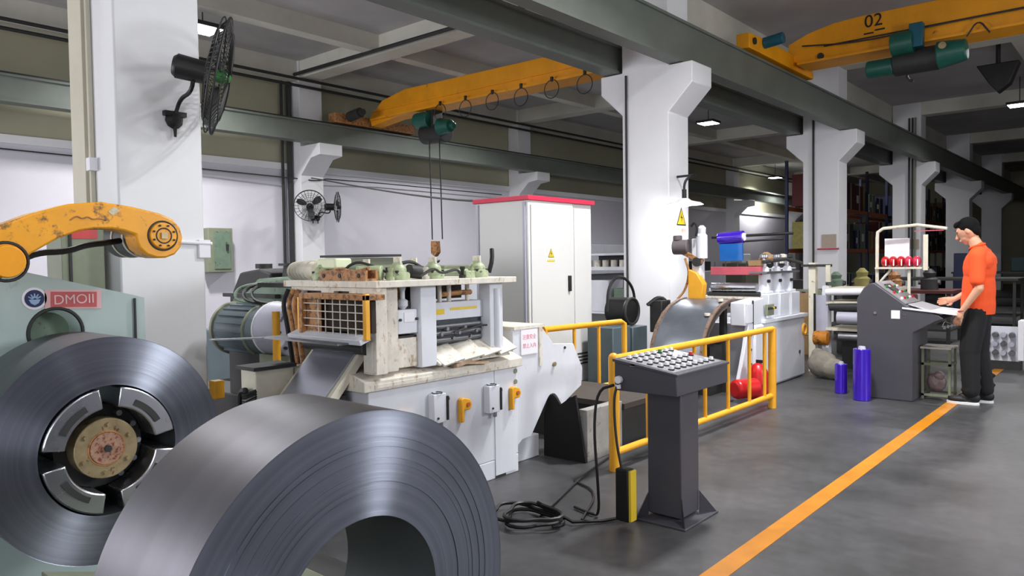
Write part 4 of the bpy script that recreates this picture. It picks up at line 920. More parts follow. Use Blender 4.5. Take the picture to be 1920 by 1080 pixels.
# beam, roller and film rolls across the slitter
MB().box(-3.86, -3.28, 7.93, 8.03, 1.21, 1.30).build('red_beam', PINKRED, t, bevel=.004)
MB().cyl((-3.80, 7.85, 1.075), (-3.28, 7.85, 1.075), .05, n=24).build('steel_roller', STEEL, t)
MB().cyl((-3.85, 7.85, 1.0), (-3.25, 7.85, 1.0), .03, n=16).build('lower_roller', DARK, t)
MB().box(-3.95, -3.25, 7.8, 8.1, .95, .975).build('roller_shelf', MDIRT, t)
for x in (-3.84, -3.62, -3.40): MB().cyl((x, 7.90, .975), (x, 7.90, 1.06), .022, n=12).build('white_pin', PAPER, t)
MB().cyl((-3.9, 8.05, 1.64), (-3.0, 8.15, 1.66), .016, n=10).cyl((-3.5, 8.05, 1.585), (-3.1, 8.12, 1.60), .012, n=10).build('unwind_bar', BLACK, t)
for x in (-3.83, -3.7, -3.56, -3.45, -3.35): MB().cyl((x, 7.98, 1.30), (x, 7.98, 1.36), .008, n=8).build('screw_rod', DARK, t)
MB().box(-3.42, -3.28, 7.95, 8.1, 1.31, 1.37).lathe([(.07, 0), (.08, .03), (.05, .08), (.02, .1)], (-3.30, 8.15, 1.36), (0, 0, 1), 16).build('brown_gear_head', BROWN, t)
t = thing('film_roll', 'short purple film roll mounted on the bar above the slitter', 'film roll', (-3.66, 8.05, 1.62))
MB().cyl((-3.81, 8.05, 1.62), (-3.52, 8.05, 1.635), .07, n=28).build('roll', PURP, t, bevel=.004)
MB().cyl((-3.52, 8.05, 1.635), (-3.505, 8.05, 1.635), .045, n=20).build('core', PAPER, t)
tag(MB().prism([(-3.785, 1.56), (-3.515, 1.56), (-3.51, 1.37), (-3.78, 1.37)], 'y', 8.0, 8.03).build('film_sheet', BLUE, loc=(-3.65, 8, 1.4)), 'blue protective film web hanging below the purple roll', 'film')
t = thing('press_column', 'grey upright pneumatic column with round dark motor left of the blue film', 'machine', (-3.85, 7.6, 0))
MB().box(-3.90, -3.80, 7.55, 7.67, .9, 1.62).build('upright', MGREY, t, bevel=.01)
MB().lathe([(.06, 0), (.06, .25), (.04, .27), (.045, .33), (.02, .36)], (-3.79, 7.58, 1.40), (0, 0, 1), 18).build('air_cylinder', MGREY, t)
MB().cyl((-4.12, 7.55, 1.53), (-3.95, 7.58, 1.53), .085, n=24).cyl((-4.07, 7.55, 1.6), (-4.07, 7.55, 1.66), .05).build('round_motor', mat('grey_brown_motor', (100, 92, 94), .5), t, bevel=.01)
MB().obox((-3.9, 7.56, 1.42), (.28, .05, .05), (0, R(25), 0)).build('link_arm', RUST, t, bevel=.004)
MB().cyl((-3.83, 7.52, 1.36), (-3.83, 7.58, 1.36), .05).build('link_wheel', DARK, t)
MB().tube([(-3.98, 7.55, 1.40), (-3.92, 7.54, 1.25), (-3.97, 7.54, 1.05), (-4.05, 7.5, .95)], .014, 8, 2).build('hose', RUST, t)
MB().tube([(-3.88, 7.5, 1.75), (-3.84, 7.5, 1.80), (-3.80, 7.5, 1.74), (-3.82, 7.5, 1.64)], .014, 8, 2).build('loop_hose', BLACK, t)
MB().prism([(-3.92, .95), (-3.76, .95), (-3.74, 1.12), (-3.82, 1.24), (-3.92, 1.28)], 'y', 7.5, 7.6).build('yellow_bracket', FYEL, t, bevel=.008)
MB().box(-4.0, -3.7, 7.45, 7.75, 0, .95).build('pillar', DARK, t)

# blower with hoop at foot of second column
t = thing('scrap_winder', 'black round scrap winder with tall hose hoop before the second column', 'winder', (-4.35, 6.9, 0))
MB().cyl((-4.55, 6.92, .84), (-4.28, 6.92, .84), .15, n=28).build('drum', BLACK, t, bevel=.03)
MB().torus((-4.28, 6.92, .84), (1, 0, 0), .14, .015, 28, 8).build('drum_rim', DARK, t)
MB().box(-4.6, -4.2, 6.8, 7.1, 0, .68).build('stand', BLUEG, t, bevel=.01)
MB().tube([(-4.4, 6.62, .85), (-4.4, 6.64, 1.1), (-4.4, 6.80, 1.22), (-4.4, 6.98, 1.2), (-4.4, 7.14, 1.08), (-4.4, 7.18, .9)], .016, 8, 2).build('hoop_hose', BLACK, t)
for i in range(5):
    MB().tube([(-4.2, 7.1 + .03*i, .9), (-4.12, 7.22 + .02*i, 1.0 - .03*i), (-4.05, 7.3, .92 - .04*i), (-4.1, 7.35, .7)], .018, 6, 2).build('hose', BLACK, t)
MB().box(-4.2, -4.05, 7.15, 7.35, .60, .95).build('valve_box', DARK, t, bevel=.01)
tag(MB().box(-4.52, -4.2, 6.42, 6.76, 0, .70).build('tool_cabinet', BLUEG, bevel=.01, loc=(-4.5, 6.6, 0)), 'blue-grey steel tool cabinet beside the black scrap winder', 'cabinet')
# shelf and desk between cabinet and column
t = thing('work_shelf', 'grey workshop shelving seen between the white cabinet and the second column', 'shelf', (-6.2, 9.3, 0))
for z0, z1 in ((1.47, 1.50), (1.25, 1.30), (.6, .63)): MB().box(-6.7, -5.6, 9.3, 9.8, z0, z1).build('board', MGREY, t)
for x in (-6.7, -5.62): MB().box(x, x + .03, 9.3, 9.33, 0, 1.5).build('upright', DARK, t)
MB().box(-6.65, -5.65, 9.78, 9.8, 1.3, 1.47).build('dark_back', DARK, t)
mb = MB()
for i in range(7): mb.cyl((-6.6 + .15*i, 9.45, 1.30), (-6.6 + .15*i, 9.45, 1.40), .05, n=12)
mb.build('small_parts', MDIRT, t)['kind'] = 'stuff'
MB().box(-6.5, -6.15, 9.3, 9.7, .63, 1.1).build('grey_unit', MGREY, t, bevel=.01)
MB().box(-6.1, -5.8, 9.35, 9.7, .63, .98).build('dark_unit', GRN, t, bevel=.01)
tag(MB().box(-13.44, -12.8, 17.5, 21.5, 1.0, 1.9).build('wall_cabinet_row', MGREY, bevel=.02), 'long pale cabinet row standing against the side wall far behind the white cabinet', 'cabinet')

# red fire extinguishers behind fence end
for k, (y, z, lab) in enumerate(((6.95, .0, 'front'), (7.2, .0, 'rear'))):
    x = -2.95 - .05*k
    t = thing('fire_extinguisher', '%s one of two red extinguishers lying behind the fence end' % lab, 'fire extinguisher', (x, y, 0), 'red extinguishers behind the fence')
    if k == 0:
        MB().cyl((x - .12, y - .15, .13), (x + .0, y + .1, .13), .095, n=20).build('tank', RED, t, bevel=.03)
        MB().cyl((x, y + .1, .13), (x + .02, y + .15, .13), .03).build('valve', BLACK, t)
    else:
        MB().lathe([(.09, 0), (.095, .02), (.095, .26), (.06, .33), (.02, .35)], (x, y, .0), (0, 0, 1), 20).build('tank', RED, t)
        MB().box(x - .02, x + .06, y - .01, y + .01, .35, .38).build('valve', BLACK, t)

# ================================================================ right part of slitting line
t = thing('rewind_frame', 'cream and black upright rewinder frame with shelves of rolls behind the grey console', 'machine', (-3.0, 9.3, 0))
MB().box(-3.22, -3.14, 9.25, 9.35, 0, 1.33).build('upright', CREAM, t, bevel=.004)
MB().box(-3.06, -2.98, 9.25, 9.35, 0, 1.05).build('upright', MGREY, t, bevel=.004)
MB().box(-3.3, -2.95, 9.22, 9.28, 1.28, 1.31).build('top_bar', DARK, t)
MB().box(-3.0, -2.95, 9.2, 9.24, 1.1, 1.3).build('white_tag', CREAM, t)
MB().box(-3.12, -2.98, 9.22, 9.24, .45, .94).build('inner_panel', LAV, t)
MB().tube([(-3.13, 9.2, .96), (-3.13, 9.2, .42), (-3.0, 9.2, .40)], .014, 6).build('black_edge', BLACK, t)
for i in range(3):
    MB().box(-3.0, -2.25, 9.2, 9.8, [1.0, .84, .52][i], [1.03, .87, .55][i]).build('shelf_board', CREAM, t)
MB().cyl((-2.98, 9.15, .98), (-2.3, 9.2, 1.0), .04, n=18).build('white_roller', PAPER, t)
MB().cyl((-2.95, 9.2, .80), (-2.3, 9.2, .82), .045, n=18).build('dark_roller', DARK, t)
MB().cyl((-2.85, 9.15, .68), (-2.3, 9.2, .68), .07, n=20).build('silver_coil', LAV, t)
MB().cyl((-2.85, 9.2, .45), (-2.3, 9.25, .45), .05, n=18).build('lower_coil', DSTEEL, t)
MB().cyl((-3.08, 9.05, .44), (-2.92, 9.05, .44), .085, n=24).build('orange_wheel', mat('dirty_orange', (190, 120, 30), .5, wear=.2, scale=12, rgb2=(80, 60, 40), amt=.5), t, bevel=.01)
MB().box(-2.98, -2.25, 9.75, 9.8, 0, 1.0).build('back_sheet', DARK, t)
rb = MB(); rot = None
rb.ell((-2.92, 8.85, .16), (.17, .14, .16), 14).ell((-2.78, 8.8, .12), (.14, .12, .12), 14).ell((-2.98, 8.88, .25), (.08, .08, .09), 12)
o = rb.build('rubbish_sack', mat('grimy_sack', (140, 134, 122), .8, wear=.25, scale=9, bump=.5), loc=(-2.9, 9.05, 0)); tag(o, 'grimy pale sack slumped under the orange wheel', 'sack')

# big charcoal operator console
t = thing('operator_console', 'charcoal sloped operator console with white label', 'control desk', (-2.0, 8.0, 0))
prof = [(-2.255, 0), (-2.26, .976), (-2.20, 1.08), (-2.154, 1.125), (-2.10, 1.135), (-1.810, .915), (-1.54, .835), (-1.50, .80), (-1.56, .775), (-1.754, .66), (-1.754, 0)]
MB().prism(prof, 'y', 7.85, 8.45).build('body', CHAR, t, bevel=.008)
MB().prism([(-2.10, 1.138), (-1.825, .928), (-1.82, .935), (-2.095, 1.145)], 'y', 7.88, 8.42).build('screen_panel', PANELG, t)
MB().obox((-1.66, 8.15, .885), (.30, .56, .012), (0, R(17), 0)).build('desk_panel', PANELG, t, bevel=.003)
MB().obox((-1.62, 8.15, .87), (.46, .62, .016), (0, R(6), 0)).build('clipboard', PAPER, t, bevel=.002)
for i in range(5):
    for j in range(3):
        x = -1.88 - .07*j; zz = 1.135 + (x + 2.10)*(-.21/.275) + .008
        MB().cyl((x, 7.95 + .1*i, zz), (x + .012, 7.95 + .1*i, zz + .018), .013, n=10).build('push_button', (PAPER, RED, GREENP)[(i + j) % 3], t)
MB().obox((-2.0, 8.1, 1.08), (.12, .2, .01), (0, R(37), 0)).build('display', DARK, t)
MB().box(-1.945, -1.868, 7.846, 7.85, .79, .87).build('label', PAPER, t)
MB().cyl((-2.09, 7.85, .84), (-2.09, 7.843, .84), .014, n=14).build('key_lock', STEEL, t)
for i in range(4): MB().cyl((-1.84 + .02*(i % 2), 7.85, .80 + .03*(i//2)), (-1.84 + .02*(i % 2), 7.846, .80 + .03*(i//2)), .005, n=8).build('screw', STEEL, t)
t = thing('document_holder', 'hanging keys and tags under the console desk edge', 'key bunch', (-1.5, 7.9, .7))
for i in range(4): MB().obox((-1.50 + .03*i, 7.9, .72 + .01*i), (.022, .008, .03), (0, R(20*i), 0)).build('key', STEEL, t)
MB().tube([(-1.52, 7.9, .72), (-1.5, 7.9, .78), (-1.46, 7.9, .76), (-1.42, 7.9, .77)], .003, 6, 1).build('ring', STEEL, t)
# purple rolls
def proll(x, y, r, h, label):
    t = thing('film_roll', label, 'film roll', (x, y, 0), 'purple film rolls standing on the floor')
    MB().cyl((x, y, .0), (x, y, h), r, n=32).build('roll', PURP, t, bevel=.006)
    MB().cyl((x, y, h), (x, y, h + .025), r*.45, r*.35, 20).build('core', LAV, t)
proll(-2.16, 7.67, .080, .50, 'glossy purple film roll standing upright left of the grey console')
proll(-2.44, 7.95, .06, .30, 'short dark purple roll half hidden behind the taller purple roll')
# stool
t = thing('metal_stool', 'grey square metal stool with scuffed top beside the console', 'stool', (-1.64, 8.2, 0))
for x in (-1.735, -1.505):
    for y in (8.1, 8.36): MB().box(x, x + .022, y, y + .022, 0, .49).build('leg', OLIVE, t)
MB().box(-1.745, -1.475, 8.08, 8.40, .49, .51).build('seat', MDIRT, t, bevel=.004)
for z in (.03, .33): MB().box(-1.735, -1.483, 8.1, 8.12, z, z + .022).box(-1.735, -1.483, 8.36, 8.38, z, z + .022).box(-1.735, -1.715, 8.1, 8.38, z, z + .022).box(-1.505, -1.483, 8.1, 8.38, z, z + .022).build('stretcher', OLIVE, t)
t = thing('rag_bag', 'crumpled clear bag of scraps on the lower frame of the stool', 'bag', (-1.63, 8.24, .06))
MB().ell((-1.63, 8.24, .155), (.09, .09, .10), 12).ell((-1.60, 8.2, .22), (.05, .05, .05), 10).build('bag', mat('scrap_bag', (150, 130, 132), .5, wear=.35, scale=18, bump=.6), t)
t = thing('scrap_heap', 'grey crumpled scrap bag on the floor between stool and man', 'bag', (-1.45, 8.35, 0))
MB().ell((-1.36, 8.48, .14), (.09, .12, .14), 12).ell((-1.34, 8.43, .24), (.05, .06, .06), 10).build('bag', mat('scrap_bag_grey', (120, 118, 120), .5, wear=.35, scale=14, bump=.6), t)
# tubular rack with board and red packs
t = thing('tube_rack', 'cream tubular rack with lamp boom behind the console', 'rack', (-2.1, 8.9, 0))
MB().tube([(-2.35, 8.9, 0), (-2.35, 8.9, 1.60), (-2.345, 8.9, 1.66), (-2.29, 8.9, 1.70), (-1.95, 8.9, 1.725), (-1.67, 8.9, 1.675)], .018, 10).build('boom', CREAM, t)
MB().cyl((-2.03, 8.9, 0), (-2.03, 8.9, 1.27), .016, n=10).build('post', CREAM, t)
MB().box(-2.36, -1.90, 8.85, 9.2, 1.255, 1.275).build('shelf', CREAM, t)
MB().cyl((-2.33, 8.9, 1.10), (-2.2, 8.9, 1.26), .013, n=10).build('brace', CREAM, t)
MB().box(-1.895, -1.85, 8.9, 8.92, 1.24, 1.62).build('hook_strip', CREAM, t)
MB().box(-1.98, -1.70, 8.89, 8.91, 1.655, 1.665).build('lamp_tube', PINKRED, t)
tag(MB().box(-2.31, -2.06, 9.04, 9.06, 1.276, 1.59).build('paper_board', PAPER, bevel=.003, loc=(-2.2, 8.97, 1.28)), 'white paper board standing on the tubular rack', 'board')
for i in range(5):
    x = -2.275 + .078*i
    t = thing('red_package', 'red plastic wrapped package, %s on the tubular rack shelf' % ('leftmost', 'second from left', 'middle', 'second from right', 'rightmost')[i], 'package', (x, 8.93, 1.275), 'red packages on the rack')
    MB().ell((x, 8.94, 1.335), (.042, .085, .06), 14).build('pack', RED if i < 3 else CRIM, t)
    MB().box(x + .020, x + .030, 8.85, 8.862, 1.29, 1.36).build('wrap_glint', PAPER, t)
# white box stack on the floor at far right
t = thing('parts_rack', 'low white perforated parts box on the floor behind the man', 'box', (-1.55, 10.8, 0))
MB().box(-1.62, -1.24, 10.8, 10.83, .10, .52).build('back_panel', MGREY, t)
MB().box(-1.26, -1.20, 10.72, 11.0, .12, .60).build('end_panel', PAPER, t, bevel=.004)
for i in range(3):
    for j in range(4): MB().cyl((-1.58 + .085*j, 10.79, .20 + .11*i), (-1.58 + .085*j, 10.72, .20 + .11*i), .035, .03, 12).build('tube_end', DSTEEL if (i+j) % 2 else LAV, t)
MB().box(-1.6, -1.24, 10.74, 11.0, 0, .10).build('dark_base', DARK, t)

# ================================================================ BACKGROUND
# pallet racks in the left bay
CN = {}
def rack(x, y0, y1, label, cols, where='nearer'):
    t = thing('pallet_rack', label, 'rack', (x, (y0 + y1)/2, 0), 'pallet racks')
    n = int((y1 - y0)//2.4)
    for i in range(n + 1):
        y = y0 + (y1-y0)*i/n
        for xx in (x, x - .9): MB().box(xx - .04, xx + .04, y - .04, y + .04, 0, 4.3).build('upright', BLUED, t)
    for z in (1.62, 2.88):
        for xx in (x, x - .9): MB().box(xx - .025, xx + .025, y0, y1, z - .06, z + .06).build('beam', ORANGE, t)
    rn = random.Random(int(y0*10))
    for lv, z in enumerate((0, 1.68, 2.94)):
        y = y0 + .15; k = 0
        while y < y1 - .6:
            wd = rn.uniform(.5, .95); hh = rn.uniform(.55, 1.0); m = rn.choice(cols)
            nth = ('first', 'second', 'third', 'fourth', 'fifth', 'sixth', 'seventh', 'eighth', 'ninth', 'tenth', 'eleventh', 'twelfth', 'thirteenth', 'fourteenth', 'fifteenth')[min(k, 14)]
            b = thing('carton', '%s stack %s, %s pallet rack, %s from its near end' % (CN[m.name], ('on floor', 'on middle beam', 'on top beam')[lv], where, nth), 'carton', (x - .45, y + wd/2, z), 'goods on the pallet racks')
            MB().box(x - .8, x - .05, y, y + wd, z, z + hh).build('box', m, b, bevel=.01)
            MB().box(x - .052, x - .046, y + wd*.42, y + wd*.55, z, z + hh).build('tape', mat('tape', (180, 170, 140), .4), b)
            if rn.random() < .5: MB().box(x - .049, x - .043, y + wd*.1, y + wd*.35, z + hh*.3, z + hh*.6).build('label', PAPER, b)
            y += wd + rn.uniform(.04, .25); k += 1
cols = [BROWN, mat('kraft_yellow', (150, 142, 84), .8, wear=.25, scale=9), BLUED, DARK, mat('dark_red_goods', (90, 30, 34), .7), GRN]
CN.update({BROWN.name: 'brown', 'kraft_yellow': 'yellow kraft', BLUED.name: 'dark blue', DARK.name: 'black', 'dark_red_goods': 'dark red', GRN.name: 'green'})
rack(-7.5, 22.3, 29.6, 'orange-beamed pallet rack seen between the third and fourth columns', cols)
rack(-7.5, 30.5, 42.0, 'orange-beamed pallet rack seen between the fourth and fifth columns', [DARK, cols[4], BLUED, BROWN], 'farther')
# benches, bins and goods between the far columns and the aisle edge
def bench(x0, x1, y0, y1, h, label, m=DARK):
    t = thing('workbench', label, 'bench', ((x0+x1)/2, (y0+y1)/2, 0))
    MB().box(x0, x1, y0, y1, h - .05, h).build('top', m, t, bevel=.004)
    for x in (x0 + .04, x1 - .09):
        for y in (y0 + .04, y1 - .09): MB().box(x, x + .05, y, y + .05, 0, h - .05).build('leg', DARK, t)
    MB().box(x0 + .05, x1 - .05, y0 + .1, y1 - .1, .2, .23).build('lower_shelf', DARK, t)
    return t
bench(-4.5, -2.4, 13.2, 14.2, .85, 'dark red-brown workbench behind the man', mat('dark_red_bench', (84, 34, 30), .6, wear=.2))
bench(-4.4, -2.0, 17.0, 18.2, .95, 'long dark bench farther behind the man')
bench(-4.4, -2.2, 24.0, 25.2, .95, 'dark bench beyond the fourth column')
tag(MB().box(-3.62, -3.20, 20.0, 20.4, .0, 1.46).build('storage_bin', BLUED, bevel=.02), 'dark blue storage bin behind the man\'s head', 'bin')
tag(MB().box(-3.05, -2.4, 24.4, 25.0, .95, 1.34).build('storage_bin', mat('teal_bin', (14, 44, 46), .5), bevel=.02), 'dark teal bin near the far end of the aisle', 'bin')
for i, (x, y, m, hh) in enumerate(((-4.2, 13.4, GRN, .3), (-3.8, 13.5, cols[1], .36), (-3.3, 13.5, RUST, .30), (-2.8, 13.6, DARK, .34))):
    t = thing('machine_part', ('dull green', 'mustard', 'rusty', 'black')[i] + ' machine part standing on the dark red workbench', 'machine part', (x, y, .85), 'parts on the red workbench')
    MB().lathe([(.13, 0), (.13, hh*.5), (.08, hh*.6), (.10, hh*.8), (.03, hh)], (x, y, .85), (0, 0, 1), 16).build('casting', m, t)
    MB().cyl((x - .16, y, .85 + hh*.35), (x + .16, y, .85 + hh*.35), .04).build('shaft', DSTEEL, t)
for i, (x, y) in enumerate(((-4.0, 11.0), (-3.3, 11.4), (-4.3, 12.2), (-2.7, 11.2))):
    t = thing('drum', ('brown', 'dark', 'grey', 'rust red')[i] + ' drum on the floor beyond the rewinder frame', 'drum', (x, y, 0), 'drums beyond the rewinder')
    MB().lathe([(.24, 0), (.25, .02), (.25, .28), (.26, .29), (.25, .30), (.25, .58), (.26, .59), (.25, .60), (.25, .86), (.24, .88), (0, .88)], (x, y, 0), (0, 0, 1), 24).build('barrel', (BROWN, DARK, OLIVE, cols[4])[i], t)
    MB().cyl((x + .1, y, .88), (x + .1, y, .9), .03).build('bung', DARK, t)
# goods shelf rows far left bay, low machines along side wall
for i, y in enumerate((11.5, 14.0, 24.0, 27.5, 31.0)):
    t = thing('stored_machine', '%s stored machine by the side wall, %s' % (('pale', 'green', 'pale', 'olive', 'pale')[i], ('nearest of the row', 'second of the row', 'third of the row', 'fourth of the row', 'farthest of the row')[i]), 'machine', (-12.3, y, 0), 'machines along the side wall')
    MB().box(-12.9, -11.9, y, y + 1.7, 0, 1.0 + .25*(i % 2)).build('body', (MGREY, GRN, MGREY, OLIVE, MGREY)[i], t, bevel=.03)
    MB().box(-12.7, -12.2, y + .3, y + 1.1, 1.0 + .25*(i % 2), 1.35 + .25*(i % 2)).build('head', (OLIVE, MGREY, DARK, MGREY, DARK)[i], t, bevel=.03)
t = thing('wall_box', 'olive-grey electrical wall box seen right of the nearest column', 'control box', (-13.3, 7.0, 1.3))
MB().box(XW, -13.2, 6.75, 7.23, 1.28, 2.10).build('case', OLIVE, t, bevel=.01)
MB().box(-13.2, -13.18, 6.86, 7.18, 1.34, 2.04).build('door', GRN, t, bevel=.004)
MB().box(-13.18, -13.15, 7.08, 7.12, 1.68, 1.80).build('handle', DARK, t)
t = thing('cable_box', 'olive upright control box with dark lid behind the drive unit', 'control box', (-5.1, 4.2, 1.2))
MB().box(-5.72, -5.2, 4.05, 4.4, 0, 1.44).build('case', OLIVE, t, bevel=.006)
MB().obox((-5.46, 4.22, 1.46), (.64, .42, .02), (R(0), 0, 0)).build('lid', DARK, t)
tag(MB().box(XW, XW + .03, 6.75, 7.45, .9, 1.65).build('wall_panel', mat('grey_wall_patch', (168, 168, 172), .8)), 'square grey panel on the lower side wall', 'panel') if 0 else None

# ================================================================ THE MAN
def remesh(o, vox, it=6, fac=.5):
    r = o.modifiers.new('remesh', 'REMESH'); r.mode = 'VOXEL'; r.voxel_size = vox; r.use_smooth_shade = True
    s = o.modifiers.new('smooth', 'SMOOTH'); s.factor = fac; s.iterations = it
    return o
SKIN = mat('skin', (214, 160, 130), .5, wear=.04)
HAIR = mat('black_hair', (10, 9, 9), .85, wear=.3, scale=60, bump=.4, spec=.2)
SHIRT = mat('orange_shirt_cloth', (238, 84, 32), .85, wear=.05, scale=14, bump=.15)
TROU = mat('black_trouser_cloth', (24, 24, 26), .9, wear=.15, scale=12, bump=.2)
SHOE = mat('black_shoe', (26, 26, 28), .6)
SOLE = mat('white_sole', (230, 230, 232), .5)
# figure space: u = forward (walk direction), v = to his left, w = up ; he faces -x, so his left side is towards -y
MX, MY = -1.265, 8.10
def P(u, v, w_): return (MX - u, MY - v, w_)
man = thing('person', 'young man in orange T-shirt and black trousers looking down at the console', 'person', (MX, MY, 0))
b = MB()
# legs, pelvis, torso, neck
for s, fu in ((1, .035), (-1, -.05)):
    b.caps(P(.0, .085*s, .88), P(.03 + fu*.5, .09*s, .50), .085, .060)
    b.caps(P(.03 + fu*.5, .09*s, .50), P(fu, .09*s, .10), .055, .038)
b.ell(P(0, 0, .92), (.12, .165, .12)).ell(P(.0, 0, 1.08), (.11, .15, .15)).ell(P(-.005, 0, 1.27), (.12, .18, .17))
b.caps(P(-.02, .15, 1.40), P(-.02, -.15, 1.40), .062, .062)
b.caps(P(-.02, 0, 1.40), P(.035, 0, 1.53), .062, .052)
# head, bowed forward
hd = Vector(P(.085, 0, 1.625))
tilt = Matrix.Rotation(R(-24), 3, 'Y')
def H(u, v, w_): return tuple(hd + tilt @ Vector((-u, -v, w_)))
b.ell(hd, (.095, .074, .105), 20, tilt).ell(H(.035, 0, -.055), (.055, .055, .06), 14, tilt).ell(H(.055, 0, -.10), (.028, .03, .022), 12)
b.caps(H(.088, 0, .005), H(.112, 0, -.035), .010, .015, 10)
b.ell(H(.092, 0, -.066), (.014, .024, .008), 10, tilt).ell(H(.090, 0, -.079), (.012, .020, .007), 10, tilt)
for s in (1, -1):
    b.ell(H(-.005, .074*s, -.01), (.020, .010, .032), 10, tilt)
    b.ell(H(.078, .030*s, .022), (.014, .02, .008), 10, tilt)
# arms: near (left) arm hangs, slightly bent; far arm reaches to the console
def arm(s, sh, el, wr, hand_dir, curl):
    b.caps(sh, el, .048, .038); b.caps(el, wr, .038, .024)
    wr = Vector(wr); hd_ = Vector(hand_dir).normalized(); side = Vector((0, 1, 0)) * s
    side = (side - hd_*side.dot(hd_)).normalized(); nrm = hd_.cross(side)   # palm normal
    acr = nrm
    palm = wr + hd_*.045
    b.caps(wr, palm, .026, .030, 12)
    b.caps(palm + acr*.018, palm + acr*.018 + hd_*.03, .015, .014, 10).caps(palm - acr*.018, palm - acr*.018 + hd_*.03, .016, .014, 10)
    for k in range(4):
        off = acr*(.029 - .019*k); ln = (.030, .036, .034, .027)[k]
        p0 = palm + off + hd_*.032; p1 = p0 + (hd_ - side*curl*.5).normalized()*ln; p2 = p1 + (hd_*.8 - side*curl).normalized()*ln*.75; p3 = p2 + (hd_*.4 - side*curl*1.2).normalized()*ln*.55
        b.caps(p0, p1, .0088, .0085, 8).caps(p1, p2, .0084, .0078, 8).caps(p2, p3, .0078, .0068, 8)
    q0 = wr + hd_*.02 + acr*.022; q1 = q0 + (acr*.8 + hd_*.7 - side*.3).normalized()*.035; q2 = q1 + (hd_ - side*.5).normalized()*.03
    b.caps(q0, q1, .012, .010, 8).caps(q1, q2, .010, .008, 8)
arm(-1, P(-.02, .185, 1.37), P(-.045, .235, 1.09), P(.095, .225, .872), (-.32, .0, -.95), .6)
arm(1, P(-.02, -.185, 1.37), P(.02, -.235, 1.10), P(.22, -.16, .97), (-.95, -.1, -.2), .5)
for s, fu in ((1, .035), (-1, -.05)): b.caps(P(fu, .09*s, .09), P(fu + .13, .095*s, .04), .036, .028)
remesh(b.build('body', SKIN, man), .0055, 3)
# hair cap
hr = MB()
hr.ell(H(-.018, 0, .030), (.094, .083, .094), 20, tilt).ell(H(.045, 0, .078), (.05, .062, .034), 14, tilt).ell(H(-.05, 0, -.015), (.055, .070, .070), 14, tilt)
for i in range(16):
    a = R(-70 + 9.5*i); hr.caps(H(.02*math.cos(a)*2, .06*math.sin(a), .095), H(.085 - abs(math.sin(a))*.02, .055*math.sin(a), .072), .014, .006, 6)
remesh(hr.build('hair', HAIR, man), .006, 2)
for s in (1, -1):
    e = MB().ell(H(.084, .030*s, .008), (.006, .009, .004), 10, tilt).build('eye', BLACK, man)
    MB().obox(H(.089, .031*s, .034), (.005, .030, .004), (0, R(-24), 0)).build('eyebrow', HAIR, man)
# shirt
sh = MB()
sh.ell(P(-.012, 0, 1.27), (.135, .196, .19), 20).ell(P(-.006, 0, 1.06), (.136, .186, .34), 24).ell(P(-.002, 0, .93), (.140, .188, .30), 24)
sh.caps(P(-.02, .15, 1.395), P(-.02, -.15, 1.395), .075, .075)
sh.caps(P(-.02, 0, 1.42), P(.0, 0, 1.465), .072, .060)
MB().torus(P(.008, 0, 1.475), (-.35, 0, 1), .060, .012, 24, 8).build('collar', SHIRT, man)
sh.caps(P(-.02, .185, 1.375), P(-.03, .225, 1.16), .068, .064).caps(P(-.02, -.185, 1.375), P(.01, -.225, 1.16), .068, .064)
sh.caps(P(-.03, .10, 1.33), P(-.03, -.10, 1.33), .11, .11)

so = remesh(sh.build('t_shirt', SHIRT, man), .008, 4)
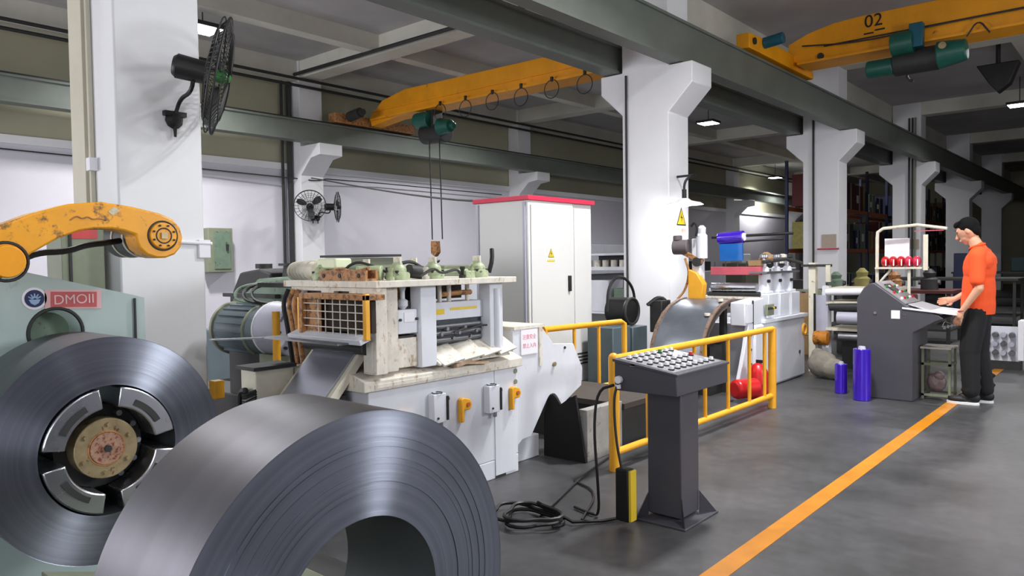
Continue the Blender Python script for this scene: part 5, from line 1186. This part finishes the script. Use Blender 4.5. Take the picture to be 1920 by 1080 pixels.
# cut the hem and sleeves clean
def cutter(o, mbc):
    c = mbc.build('cutter', SHIRT); bo = o.modifiers.new('cut', 'BOOLEAN'); bo.operation = 'DIFFERENCE'; bo.object = c; bo.solver = 'EXACT'
    dg = bpy.context.evaluated_depsgraph_get(); me = bpy.data.meshes.new_from_object(o.evaluated_get(dg))
    me.transform(Matrix.Identity(4)); old = o.data; o.modifiers.clear(); o.data = me
    bpy.data.objects.remove(c); me.polygons.foreach_set('use_smooth', [True]*len(me.polygons))
c = MB().box(MX - .5, MX + .5, MY - .5, MY + .5, .40, .845)
for s, u in ((1, -.03), (-1, .01)): pass
cutter(so, c)
tr = MB()
for s, fu in ((1, .035), (-1, -.05)):
    tr.caps(P(.0, .085*s, .88), P(.03 + fu*.5, .09*s, .50), .106, .088)
    tr.caps(P(.03 + fu*.5, .09*s, .50), P(fu, .09*s, .13), .086, .074)
    tr.ell(P(.055 + fu*.5, .095*s, .48), (.06, .065, .09), 12).ell(P(fu + .01, .09*s, .11), (.066, .062, .04), 12)
    for k in range(2): tr.caps(P(fu - .06, .09*s - .03, .17 + .09*k), P(fu + .06, .09*s + .03, .14 + .09*k), .020, .020, 8)
tr.ell(P(0, 0, .90), (.130, .176, .12), 20)
remesh(tr.build('trousers', TROU, man), .008, 4)
MB().ell(P(.075, .155, .56), (.004, .006, .03), 8).ell(P(.08, .16, .53), (.006, .006, .015), 8).build('trouser_logo', PAPER, man)
for s, fu in ((1, .035), (-1, -.05)):
    m_ = MB().ell(P(fu - .015, .09*s, .065), (.062, .044, .055), 14).ell(P(fu + .10, .095*s, .045), (.095, .046, .035), 14).ell(P(fu + .05, .09*s, .07), (.06, .04, .04), 12)
    shoe = remesh(m_.build('shoe', SHOE, man), .006, 3)
    so2 = MB(); n = 24; o2 = []
    for i in range(n):
        a = 2*PI*i/n; o2.append((MX - (fu + .065 + .135*math.cos(a)), MY - (.093*s + (.047 - .006*math.cos(a))*math.sin(a))))
    so2.prism(o2, 'z', .0, .026).build('sole', SOLE, shoe, bevel=.003)
MB().tube([P(.075, .252, .885), P(.105, .258, .882), P(.125, .23, .875), P(.115, .200, .880)], .005, 6, 1).build('wristband', PINKRED, man)
for o in bpy.data.objects:
    if 'wl' in o: del o['wl']
